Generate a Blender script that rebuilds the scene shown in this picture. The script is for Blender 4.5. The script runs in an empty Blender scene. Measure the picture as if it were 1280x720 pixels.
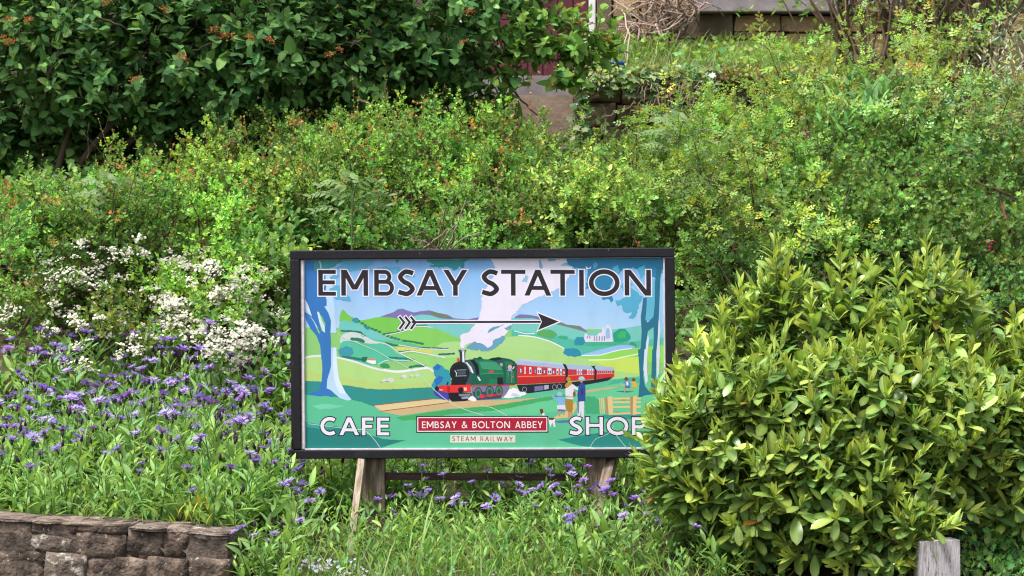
import bpy, math, random
import numpy as np
from mathutils import Matrix, Vector, Euler

random.seed(7)
RNG = np.random.default_rng(11)
scene = bpy.context.scene
col = scene.collection

# ------------------------------------------------------------------ camera, sky, sun, exposure
CAM_Y, CAM_Z, PXM = -10.0, 1.6, 0.00035      # metres per photo pixel = PXM * distance
cam_d = bpy.data.cameras.new("camera")
cam = bpy.data.objects.new("camera", cam_d)
col.objects.link(cam)
cam.location = (0, CAM_Y, CAM_Z)
cam.rotation_euler = (math.radians(90), 0, 0)
cam_d.sensor_width = 36.0
cam_d.lens = 36.0 / (1280 * PXM)
cam_d.clip_end = 500
cam_d.dof.use_dof = True
cam_d.dof.focus_distance = 10.0
cam_d.dof.aperture_fstop = 8.0
scene.camera = cam

SUN_EL, SUN_AZ = math.radians(63), math.radians(228)   # azimuth clockwise from +Y
world = bpy.data.worlds.new("World")
scene.world = world
world.use_nodes = True
wn, wl = world.node_tree.nodes, world.node_tree.links
bg = wn["Background"]
skyt = wn.new("ShaderNodeTexSky")
skyt.sky_type = 'NISHITA'
skyt.sun_disc = False
skyt.sun_elevation = SUN_EL
skyt.sun_rotation = SUN_AZ
skyt.dust_density = 4.0
skyt.air_density = 1.0
hsv = wn.new("ShaderNodeHueSaturation")          # thin cloud: a paler, whiter sky
hsv.inputs["Saturation"].default_value = 0.35
wl.new(skyt.outputs[0], hsv.inputs["Color"])
wl.new(hsv.outputs[0], bg.inputs["Color"])
bg.inputs["Strength"].default_value = 0.15

sun_d = bpy.data.lights.new("sun", 'SUN')
sun_d.energy = 2.4
sun_d.angle = math.radians(14)
sun_d.color = (1.0, 0.95, 0.88)
sun = bpy.data.objects.new("sun", sun_d)
col.objects.link(sun)
sdir = Vector((math.sin(SUN_AZ) * math.cos(SUN_EL), math.cos(SUN_AZ) * math.cos(SUN_EL), math.sin(SUN_EL)))
sun.rotation_euler = sdir.to_track_quat('Z', 'Y').to_euler()
sun.location = sdir * 30

scene.view_settings.view_transform = 'Standard'
scene.view_settings.look = 'None'
scene.view_settings.exposure = 1.03
scene.view_settings.gamma = 1.0
scene.cycles.max_bounces = 9
scene.cycles.diffuse_bounces = 6
scene.cycles.glossy_bounces = 2
scene.cycles.transmission_bounces = 6
scene.cycles.filter_width = 1.15
scene.cycles.use_denoising = True
try:
    scene.cycles.denoiser = 'OPENIMAGEDENOISE'
except Exception:
    pass
scene.cycles.sample_clamp_indirect = 6.0

# ------------------------------------------------------------------ helpers
def px(u, v, Y):
    """A point Y metres behind the sign that the photograph shows at pixel (u, v)."""
    s = PXM * (Y - CAM_Y)
    return np.array(((u - 640) * s, Y, CAM_Z + (360 - v) * s))

def lin(c):
    c = np.asarray(c, float) / 255.0
    return np.where(c <= 0.04045, c / 12.92, ((c + 0.055) / 1.055) ** 2.4)

def smoothstep(a, b, x):
    t = np.clip((x - a) / (b - a), 0, 1)
    return t * t * (3 - 2 * t)

def vnorm(a):
    return a / np.maximum(np.linalg.norm(a, axis=-1, keepdims=True), 1e-9)

def tag(o, label=None, cat=None, group=None, kind=None):
    if label: o["label"] = label
    if cat: o["category"] = cat
    if group: o["group"] = group
    if kind: o["kind"] = kind
    return o

def empty(name, loc):
    o = bpy.data.objects.new(name, None)
    o.empty_display_size = 0.1
    o.location = tuple(float(c) for c in loc)
    col.objects.link(o)
    return o

def link(name, mesh, parent=None, loc=(0, 0, 0)):
    o = bpy.data.objects.new(name, mesh)
    col.objects.link(o)
    o.location = tuple(float(c) for c in loc)
    if parent is not None:
        o.parent = parent
    return o

def copy_tree(o, parent=None):
    c = o.copy()
    col.objects.link(c)
    c.parent = parent
    for ch in KIDS.get(o.name, []):
        copy_tree(ch, c)
    return c
KIDS = {}
def register(o, parent):
    KIDS.setdefault(parent.name, []).append(o)

class TriMesh:
    """Collects triangles with a colour for each vertex and makes one mesh of them."""
    def __init__(self):
        self.v, self.f, self.c, self.n = [], [], [], 0
    def add(self, v, f, c):
        v = np.asarray(v, np.float32).reshape(-1, 3)
        f = np.asarray(f, np.int64).reshape(-1, 3)
        c = np.asarray(c, np.float32)
        if c.ndim == 1:
            c = np.tile(c[None, :], (len(v), 1))
        self.v.append(v); self.f.append(f + self.n); self.c.append(c)
        self.n += len(v)
    def mesh(self, name, mat, origin=(0, 0, 0), smooth=True):
        me = bpy.data.meshes.new(name)
        v = np.concatenate(self.v) - np.asarray(origin, np.float32)
        f = np.concatenate(self.f).astype(np.int32)
        c = np.concatenate(self.c)
        me.vertices.add(len(v))
        me.vertices.foreach_set("co", v.astype(np.float32).ravel())
        me.loops.add(f.size)
        me.loops.foreach_set("vertex_index", f.ravel())
        me.polygons.add(len(f))
        me.polygons.foreach_set("loop_start", np.arange(0, f.size, 3, dtype=np.int32))
        try:
            me.polygons.foreach_set("loop_total", np.full(len(f), 3, np.int32))
        except Exception:
            pass
        if smooth:
            me.polygons.foreach_set("use_smooth", np.ones(len(f), bool))
        at = me.attributes.new("tint", 'FLOAT_COLOR', 'POINT')
        at.data.foreach_set("color", np.concatenate([c, np.ones((len(c), 1), np.float32)], 1).astype(np.float32).ravel())
        me.update(calc_edges=True)
        me.materials.append(mat)
        return me

def tube(tm, pts, radii, sides, color):
    pts = np.asarray(pts, float); n = len(pts)
    radii = np.broadcast_to(np.asarray(radii, float), (n,))
    t = vnorm(np.gradient(pts, axis=0))
    ref = np.array([0.31, 0.77, 0.55])
    a = vnorm(np.cross(t, ref)); b = np.cross(t, a)
    ang = np.arange(sides) * 2 * np.pi / sides
    ring = pts[:, None, :] + radii[:, None, None] * (np.cos(ang)[None, :, None] * a[:, None, :] + np.sin(ang)[None, :, None] * b[:, None, :])
    v = ring.reshape(-1, 3)
    f = []
    for i in range(n - 1):
        for k in range(sides):
            k2 = (k + 1) % sides
            p, q, r, s = i * sides + k, i * sides + k2, (i + 1) * sides + k2, (i + 1) * sides + k
            f += [(p, q, r), (p, r, s)]
    v = np.vstack([v, pts[:1], pts[-1:]])
    m = n * sides
    for k in range(sides):
        k2 = (k + 1) % sides
        f += [(m, k2, k), (m + 1, (n - 1) * sides + k, (n - 1) * sides + k2)]
    tm.add(v, f, color)

def spline(pts, n):
    pts = np.asarray(pts, float)
    P = np.vstack([2 * pts[0] - pts[1], pts, 2 * pts[-1] - pts[-2]])
    out = []
    m = len(pts) - 1
    for q in np.linspace(0, m - 1e-6, n):
        i = int(q); t = q - i
        p0, p1, p2, p3 = P[i], P[i + 1], P[i + 2], P[i + 3]
        out.append(0.5 * (2 * p1 + (p2 - p0) * t + (2 * p0 - 5 * p1 + 4 * p2 - p3) * t * t + (3 * p1 - p0 - 3 * p2 + p3) * t ** 3))
    return np.array(out)

def wiggle(a, b, n, amp, rng):
    a, b = np.asarray(a, float), np.asarray(b, float)
    t = np.linspace(0, 1, n)[:, None]
    w = np.cumsum(rng.normal(0, 1, (n, 3)), 0)
    w -= w[0] + (w[-1] - w[0]) * t
    return a + (b - a) * t + w * amp

# ------------------------------------------------------------------ materials
def new_mat(name):
    m = bpy.data.materials.new(name)
    m.use_nodes = True
    nt = m.node_tree
    return m, nt.nodes, nt.links, nt.nodes["Principled BSDF"]

def leaf_mat(name, rough=0.5, spec=0.35, trans=0.3, tcol=(1.2, 1.22, 0.65)):
    m, n, l, p = new_mat(name)
    at = n.new("ShaderNodeAttribute"); at.attribute_name = "tint"
    l.new(at.outputs["Color"], p.inputs["Base Color"])
    p.inputs["Roughness"].default_value = rough
    p.inputs["Specular IOR Level"].default_value = spec
    if trans > 0:
        tr = n.new("ShaderNodeBsdfTranslucent")
        mul = n.new("ShaderNodeMix"); mul.data_type = 'RGBA'; mul.blend_type = 'MULTIPLY'
        mul.inputs[0].default_value = 1.0
        l.new(at.outputs["Color"], mul.inputs[6])
        mul.inputs[7].default_value = (*tcol, 1)
        l.new(mul.outputs[2], tr.inputs["Color"])
        mx = n.new("ShaderNodeMixShader"); mx.inputs[0].default_value = trans
        l.new(p.outputs[0], mx.inputs[1]); l.new(tr.outputs[0], mx.inputs[2])
        l.new(mx.outputs[0], n["Material Output"].inputs["Surface"])
    return m

def ramp(n, l, src, stops):
    r = n.new("ShaderNodeValToRGB")
    while len(r.color_ramp.elements) < len(stops):
        r.color_ramp.elements.new(0.5)
    for e, (p, c) in zip(r.color_ramp.elements, stops):
        e.position = p; e.color = (*c, 1)
    l.new(src, r.inputs[0])
    return r

def noise_mat(name, stops, scale=8, stretch=(1, 1, 1), rough=0.85, bump=0.3, detail=6, jitter=0.0, blotch=None, spec=0.2, bump_scale=None):
    """Object-space noise through a colour ramp, bump from finer noise, a jitter in value for each object, blotches of another colour."""
    m, n, l, p = new_mat(name)
    tc = n.new("ShaderNodeTexCoord")
    mp = n.new("ShaderNodeMapping"); mp.inputs["Scale"].default_value = stretch
    l.new(tc.outputs["Object"], mp.inputs["Vector"])
    oi = n.new("ShaderNodeObjectInfo")
    va = n.new("ShaderNodeVectorMath"); va.operation = 'ADD'
    sc = n.new("ShaderNodeMath"); sc.operation = 'MULTIPLY'; sc.inputs[1].default_value = 37.0
    l.new(oi.outputs["Random"], sc.inputs[0])
    l.new(mp.outputs[0], va.inputs[0]); l.new(sc.outputs[0], va.inputs[1])
    nz = n.new("ShaderNodeTexNoise"); nz.inputs["Scale"].default_value = scale; nz.inputs["Detail"].default_value = detail
    nz.inputs["Roughness"].default_value = 0.65
    l.new(va.outputs[0], nz.inputs["Vector"])
    out = ramp(n, l, nz.outputs["Fac"], stops).outputs[0]
    if jitter:
        hs = n.new("ShaderNodeHueSaturation")
        mr = n.new("ShaderNodeMapRange"); mr.inputs[3].default_value = 1 - jitter; mr.inputs[4].default_value = 1 + jitter
        l.new(oi.outputs["Random"], mr.inputs[0]); l.new(mr.outputs[0], hs.inputs["Value"]); l.new(out, hs.inputs["Color"])
        out = hs.outputs[0]
    for bl in (blotch or []):
        bn = n.new("ShaderNodeTexNoise"); bn.inputs["Scale"].default_value = bl["scale"]; bn.inputs["Detail"].default_value = 5
        bn.inputs["Roughness"].default_value = 0.7
        l.new(va.outputs[0], bn.inputs["Vector"])
        rr = ramp(n, l, bn.outputs["Fac"], [(bl["at"], (0, 0, 0)), (bl["at"] + bl.get("soft", 0.04), (1, 1, 1))])
        mx = n.new("ShaderNodeMix"); mx.data_type = 'RGBA'
        l.new(rr.outputs[0], mx.inputs[0]); l.new(out, mx.inputs[6]); mx.inputs[7].default_value = (*bl["color"], 1)
        out = mx.outputs[2]
    l.new(out, p.inputs["Base Color"])
    p.inputs["Roughness"].default_value = rough
    p.inputs["Specular IOR Level"].default_value = spec
    if bump:
        b2 = n.new("ShaderNodeTexNoise"); b2.inputs["Scale"].default_value = bump_scale or scale * 4; b2.inputs["Detail"].default_value = 6
        l.new(va.outputs[0], b2.inputs["Vector"])
        bp = n.new("ShaderNodeBump"); bp.inputs["Strength"].default_value = bump; bp.inputs["Distance"].default_value = 0.02
        l.new(b2.outputs["Fac"], bp.inputs["Height"]); l.new(bp.outputs[0], p.inputs["Normal"])
    return m

M = {}
M["soil"] = noise_mat("soil", [(0.3, (0.035, 0.026, 0.016)), (0.55, (0.07, 0.055, 0.03)), (0.75, (0.06, 0.075, 0.025))], scale=3, bump=0.6)
M["asphalt"] = noise_mat("asphalt", [(0.3, (0.04, 0.04, 0.042)), (0.7, (0.065, 0.064, 0.062))], scale=30, bump=0.3)
M["wall_stone"] = noise_mat("wall_stone", [(0.33, (0.021, 0.016, 0.013)), (0.45, (0.066, 0.049, 0.039)), (0.56, (0.140, 0.105, 0.080)), (0.72, (0.25, 0.195, 0.150))],
                            scale=11, jitter=0.35, bump=1.0, bump_scale=40, detail=9,
                            blotch=[dict(scale=7, at=0.55, color=(0.020, 0.015, 0.016), soft=0.14), dict(scale=30, at=0.62, color=(0.32, 0.30, 0.27), soft=0.04), dict(scale=70, at=0.645, color=(0.38, 0.36, 0.33), soft=0.03)])
M["wall_lichen"] = noise_mat("wall_lichen", [(0.3, (0.045, 0.035, 0.03)), (0.5, (0.13, 0.10, 0.082)), (0.7, (0.2, 0.17, 0.13))], scale=10, bump=1.0, bump_scale=40, detail=9,
                             blotch=[dict(scale=20, at=0.53, color=(0.36, 0.34, 0.30), soft=0.07)])
M["wall_cap"] = noise_mat("wall_cap", [(0.3, (0.07, 0.052, 0.045)), (0.48, (0.19, 0.145, 0.12)), (0.7, (0.30, 0.235, 0.20))], scale=14, bump=1.0, jitter=0.25, bump_scale=40, detail=9,
                          blotch=[dict(scale=30, at=0.62, color=(0.38, 0.36, 0.32)), dict(scale=9, at=0.60, color=(0.05, 0.036, 0.032), soft=.1)])
M["brown_stone"] = noise_mat("brown_stone", [(0.3, (0.13, 0.09, 0.066)), (0.55, (0.26, 0.19, 0.14)), (0.75, (0.34, 0.26, 0.2))], scale=7, jitter=0.2, bump=0.6,
                           blotch=[dict(scale=9, at=0.60, color=(0.07, 0.075, 0.04), soft=0.1)])
M["mortar"] = noise_mat("mortar", [(0.35, (0.035, 0.027, 0.022)), (0.65, (0.15, 0.118, 0.096))], scale=20, bump=0.5)
M["sandstone"] = noise_mat("sandstone", [(0.3, (0.15, 0.095, 0.05)), (0.55, (0.29, 0.20, 0.105)), (0.75, (0.38, 0.28, 0.16))], scale=9, stretch=(1, 1, 1.3), jitter=0.25, bump=0.8, bump_scale=30,
                           blotch=[dict(scale=4, at=0.62, color=(0.07, 0.055, 0.045), soft=0.12)])
M["dark_stone"] = noise_mat("dark_stone", [(0.3, (0.035, 0.028, 0.022)), (0.6, (0.10, 0.075, 0.05)), (0.8, (0.16, 0.12, 0.08))], scale=5, jitter=0.25, bump=0.5)
M["grey_stone"] = noise_mat("grey_stone", [(0.3, (0.13, 0.115, 0.12)), (0.6, (0.22, 0.195, 0.20)), (0.8, (0.28, 0.25, 0.25))], scale=6, jitter=0.1, bump=0.2)
M["step_stone"] = noise_mat("step_stone", [(0.3, (0.16, 0.115, 0.09)), (0.6, (0.27, 0.21, 0.165)), (0.8, (0.33, 0.27, 0.22))], scale=6, jitter=0.2, bump=0.3,
                            blotch=[dict(scale=8, at=0.62, color=(0.10, 0.11, 0.06), soft=0.1)])
M["red_paint"] = noise_mat("red_paint", [(0.3, (0.060, 0.007, 0.014)), (0.7, (0.095, 0.011, 0.021))], scale=4, stretch=(4, 4, 1), rough=0.5, bump=0.1, spec=0.4)
M["white_paint"] = noise_mat("white_paint", [(0.3, (0.55, 0.54, 0.55)), (0.7, (0.72, 0.71, 0.72))], scale=6, rough=0.5, bump=0.1)
M["black_iron"] = noise_mat("black_iron", [(0.3, (0.02, 0.018, 0.02)), (0.7, (0.045, 0.04, 0.042))], scale=8, rough=0.5, bump=0.1)
M["slate"] = noise_mat("slate", [(0.3, (0.05, 0.05, 0.055)), (0.7, (0.10, 0.10, 0.11))], scale=3, jitter=0.2, bump=0.3)
M["post_wood"] = noise_mat("post_wood", [(0.25, (0.042, 0.030, 0.024)), (0.5, (0.115, 0.086, 0.066)), (0.7, (0.23, 0.18, 0.14))], scale=10, stretch=(5, 5, 0.7), rough=0.9, bump=0.6, bump_scale=30)
M["pale_wood"] = noise_mat("pale_wood", [(0.28, (0.11, 0.08, 0.055)), (0.5, (0.26, 0.205, 0.155)), (0.7, (0.38, 0.32, 0.25))], scale=12, stretch=(5, 5, 0.8), rough=0.9, bump=0.5, bump_scale=30,
                           blotch=[dict(scale=30, at=0.66, color=(0.06, 0.045, 0.03))])
M["dark_wood"] = noise_mat("dark_wood", [(0.3, (0.02, 0.012, 0.01)), (0.7, (0.065, 0.038, 0.03))], scale=10, stretch=(0.7, 5, 5), rough=0.8, bump=0.4)
M["flaked_white"] = noise_mat("flaked_white", [(0.3, (0.30, 0.28, 0.29)), (0.6, (0.45, 0.425, 0.445))], scale=9, stretch=(4, 4, 0.6), rough=0.8, bump=0.4,
                              blotch=[dict(scale=9, at=0.52, color=(0.24, 0.205, 0.19), soft=0.12), dict(scale=22, at=0.60, color=(0.13, 0.10, 0.085), soft=0.04)])
M["blue_plastic"] = noise_mat("blue_plastic", [(0.3, (0.01, 0.07, 0.42)), (0.7, (0.015, 0.10, 0.55))], scale=3, rough=0.35, bump=0.0)
M["bark"] = leaf_mat("bark", rough=0.85, spec=0.15, trans=0.0)
M["leaf_soft"] = leaf_mat("leaf_soft", rough=0.5, spec=0.35, trans=0.42)
M["leaf_matt"] = leaf_mat("leaf_matt", rough=0.6, spec=0.3, trans=0.36)
M["leaf_dull"] = leaf_mat("leaf_dull", rough=0.7, spec=0.15, trans=0.36)
M["mid_wood"] = noise_mat("mid_wood", [(0.28, (0.07, 0.05, 0.036)), (0.5, (0.17, 0.13, 0.098)), (0.7, (0.27, 0.215, 0.165))], scale=12, stretch=(5, 5, 0.8), rough=0.9, bump=0.5, bump_scale=30)
M["leaf_gloss"] = leaf_mat("leaf_gloss", rough=0.30, spec=0.5, trans=0.32)
M["petal"] = leaf_mat("petal", rough=0.65, spec=0.15, trans=0.3, tcol=(1.1, 1.05, 1.15))
# ------------------------------------------------------------------ the setting: ground, road
YK = [-60, -1.6, -0.95, -0.74, 0, 1, 1.4, 2, 3.5, 5, 5.55, 5.9, 6.5, 8.4, 12, 60]
ZL = [0, 0, 0.0, 0.60, 0.66, 0.80, 0.95, 1.28, 1.95, 2.28, 2.42, 2.48, 2.75, 3.25, 3.3, 3.4]
ZR = [0, 0, 0.38, 0.43, 0.55, 0.78, 0.95, 1.28, 1.95, 2.33, 2.45, 3.05, 3.16, 3.50, 3.55, 3.6]
def ground_z(x, y):
    x, y = np.asarray(x, float), np.asarray(y, float)
    wl_ = np.where(y < 3, smoothstep(-1.22, -0.95, x), smoothstep(0.42, 0.58, x))
    z = np.interp(y, YK, ZL) * (1 - wl_) + np.interp(y, YK, ZR) * wl_
    bumpy = smoothstep(-0.7, 0.3, y) * (1 - smoothstep(7, 9, y))
    return z + bumpy * 0.03 * (np.sin(x * 3.1 + y * 2.3) + np.sin(x * 7.3 - y * 5.1) * 0.5)

def build_ground():
    xs = np.concatenate([np.linspace(-60, -6, 12)[:-1], np.arange(-6, 6.01, 0.1), np.linspace(6, 60, 12)[1:]])
    ys = np.concatenate([np.linspace(-60, -2, 12)[:-1], np.arange(-2, 9.01, 0.09), np.linspace(9.1, 60, 10)])
    X, Y = np.meshgrid(xs, ys)
    Z = ground_z(X, Y)
    v = np.stack([X, Y, Z], -1).reshape(-1, 3)
    nx, ny = len(xs), len(ys)
    i = np.arange(ny - 1)[:, None] * nx + np.arange(nx - 1)[None, :]
    f = np.concatenate([np.stack([i, i + 1, i + nx + 1], -1).reshape(-1, 3), np.stack([i, i + nx + 1, i + nx], -1).reshape(-1, 3)])
    tm = TriMesh(); tm.add(v, f, (0.1, 0.1, 0.1))
    o = link("ground", tm.mesh("ground", M["soil"])); tag(o, kind="structure")
    me = bpy.data.meshes.new("road")
    me.from_pydata([(-60, -9.0, .004), (60, -9.0, .004), (60, -2.6, .004), (-60, -2.6, .004)], [], [(0, 1, 2, 3)])
    me.materials.append(M["asphalt"])
    tag(link("road", me), kind="structure")
build_ground()

# ------------------------------------------------------------------ stone blocks
def block_mesh(name, w, d, h, mat, rng, rough=0.006, bevel=0.012):
    """A roughly dressed block, centred in x, y and z: every edge chamfered and every corner a little off."""
    hx, hy, hz = w / 2, d / 2, h / 2
    b = min(bevel, w * .2, h * .25, d * .25)
    v = []
    for sx in (-1, 1):
        for sy in (-1, 1):
            for sz in (-1, 1):
                j = rng.normal(0, rough, 3)
                c = np.array((sx * hx, sy * hy, sz * hz)) + j
                v.append(c - (sx * b, 0, 0)); v.append(c - (0, sy * b, 0)); v.append(c - (0, 0, sz * b))
    import bmesh
    bm = bmesh.new()
    vs = [bm.verts.new(p) for p in v]
    bmesh.ops.convex_hull(bm, input=vs)
    me = bpy.data.meshes.new(name)
    bm.to_mesh(me); bm.free()
    me.materials.append(mat)
    return me

def worn_block(name, w, d, h, mat, rng, rough=.006, n=(4, 2, 3)):
    """A weathered block: rounded arrises and an uneven, hand-dressed face."""
    import bmesh
    bm = bmesh.new()
    bmesh.ops.create_cube(bm, size=1)
    bmesh.ops.subdivide_edges(bm, edges=bm.edges[:], cuts=3, use_grid_fill=True)
    ph = rng.uniform(0, 6.28, 6)
    for v in bm.verts:
        c = np.array(v.co) * 2
        e = np.sort(np.abs(c))[::-1]
        k = 1 - .045 * (e[1] > .9) * (1 + (e[2] > .9))
        q = np.array((c[0] * w / 2, c[1] * d / 2, c[2] * h / 2))
        edge = np.abs(c) > .9
        pull = .0016 * (edge.sum() - 1) if edge.sum() > 1 else 0
        q -= np.sign(c) * edge * pull * (1 if edge.sum() > 1 else 0)
        q += rng.normal(0, rough, 3) * (.55, 1.0, .45)
        q[1] += rough * 1.2 * math.sin(q[0] * 24 + ph[0]) * math.sin(q[2] * 31 + ph[1])
        q[2] += rough * .5 * math.sin(q[0] * 19 + ph[2])
        v.co = q
    for f in bm.faces: f.smooth = True
    me = bpy.data.meshes.new(name)
    bm.to_mesh(me); bm.free()
    me.materials.append(mat)
    return me

def box_mesh(name, w, d, h, mat, bevel=0.0):
    import bmesh
    bm = bmesh.new()
    bmesh.ops.create_cube(bm, size=1)
    bmesh.ops.scale(bm, vec=(w, d, h), verts=bm.verts)
    if bevel:
        bmesh.ops.bevel(bm, geom=bm.edges[:], offset=bevel, segments=2, affect='EDGES', profile=0.5)
    me = bpy.data.meshes.new(name)
    bm.to_mesh(me); bm.free()
    me.materials.append(mat)
    return me

# ------------------------------------------------------------------ the garden wall at lower left
def build_garden_wall():
    rng = np.random.default_rng(3)
    WY = -0.92
    root = empty("garden_wall", (-2.2, WY + .15, 0))
    drop = np.array((-.022, 0, -.022))
    tag(root, "low brown stone garden wall with lichen patches under the cornflower bed", "wall")
    base = np.array(root.location) - drop
    def zpx(u, v): return px(u, v, WY)
    # rows traced from the photograph: (u0, u1, v_top, v_bottom, style); the courses fall to the right
    g = 3.2
    def Z(a, b, c, d, st): return (a / g, b / g, 560 + c / g, 560 + d / g, st)
    rows = [Z(-160, -6, 262, 385, 's'), Z(0, 148, 268, 386, 's'), Z(153, 330, 276, 326, 's'), Z(153, 322, 331, 396, 'l'), Z(335, 530, 284, 318, 's'), Z(329, 526, 322, 414, 's'),
            Z(534, 676, 300, 414, 's'), Z(682, 768, 306, 412, 's'), Z(772, 936, 314, 342, 'l'), Z(772, 938, 346, 412, 's'),
            Z(-120, 10, 394, 520, 's'), Z(16, 200, 394, 520, 's'), Z(206, 366, 402, 524, 'l'), Z(372, 606, 418, 530, 's'), Z(612, 770, 418, 530, 's'), Z(776, 938, 418, 532, 's')]
    for r in range(4):                         # courses below the frame, down to the road verge
        u = -60 + 20 * (r % 2)
        while u < 270:
            w = float(rng.uniform(40, 75)); u2 = min(u + w, 293)
            if 293 - u2 < 25: u2 = 293
            off = (u + u2) / 2 * 0.075
            rows.append((u, u2 - 1.5, 719 + r * 36 + off * .5, 719 + r * 36 + 34 + off * .5, 's' if rng.random() < .7 else 'l'))
            u = u2
    for (u0, u1, v0, v1, st) in rows:
        a, b = zpx(u0, v0), zpx(u1, v1)
        w, h = b[0] - a[0], a[2] - b[2]
        me = worn_block("stone", w + .010, .26 + rng.uniform(-.02, .02), h + .008, M["wall_lichen"] if st == 'l' else M["wall_stone"], rng, rough=.0035)
        o = link("stone", me, root, (np.array(((a[0] + b[0]) / 2, WY + .13 + rng.uniform(-.005, .005), (a[2] + b[2]) / 2)) - base))
        o.rotation_euler = (0, math.radians(3.4 + rng.normal(0, .4)), 0)
    # further along the road, outside the photograph
    for r in range(6):
        for k in range(6):
            w = .30
            x = px(-60, 0, WY)[0] - .1 - w * (k + .5)
            z = .06 + r * .118 + k * .018
            me = bpy.data.meshes.get("far_stone") or block_mesh("far_stone", w - .008, .26, .112, M["wall_stone"], rng)
            link("stone", me, root, np.array((x + .1 * (r % 2), WY + .13, z)) - base)
    # thin flat top stones, their worn pale tops in the light
    us = [-60, -14, 49, 83, 131, 170, 214, 243, 295]
    for u0, u1 in zip(us[:-1], us[1:]):
        vt = 639 + max(u0, 0) * 0.066
        a, b = zpx(u0, vt), zpx(u1 - 1.0, vt + 6 + rng.uniform(-1, 1))
        me = worn_block("coping_stone", b[0] - a[0] + .012, .31 + rng.uniform(-.02, .02), .013 + rng.uniform(0, .006), M["wall_cap"], rng, rough=.0036)
        o = link("coping_stone", me, root, np.array(((a[0] + b[0]) / 2, WY + .15, (a[2] + b[2]) / 2 - (u1 - u0) * .033 * .0031)) - base)
        o.rotation_euler = (0, math.radians(3.8), 0)
    # recessed mortar core
    a, b = px(-150, 644, WY), px(291, 652, WY)
    me = bpy.data.meshes.new("mortar")
    ym, yM = WY + .004, WY + .24
    zt0, zt1 = a[2] - .03, b[2] - .05
    me.from_pydata([tuple(np.array(p) - base) for p in [(a[0], ym, 0), (b[0], ym, 0), (b[0], ym, zt1), (a[0], ym, zt0), (a[0], yM, 0), (b[0], yM, 0), (b[0], yM, zt1), (a[0], yM, zt0)]],
                   [], [(0, 1, 2, 3), (5, 4, 7, 6), (3, 2, 6, 7), (1, 5, 6, 2), (4, 0, 3, 7)])
    me.materials.append(M["mortar"])
    link("mortar", me, root)
build_garden_wall()

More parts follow.
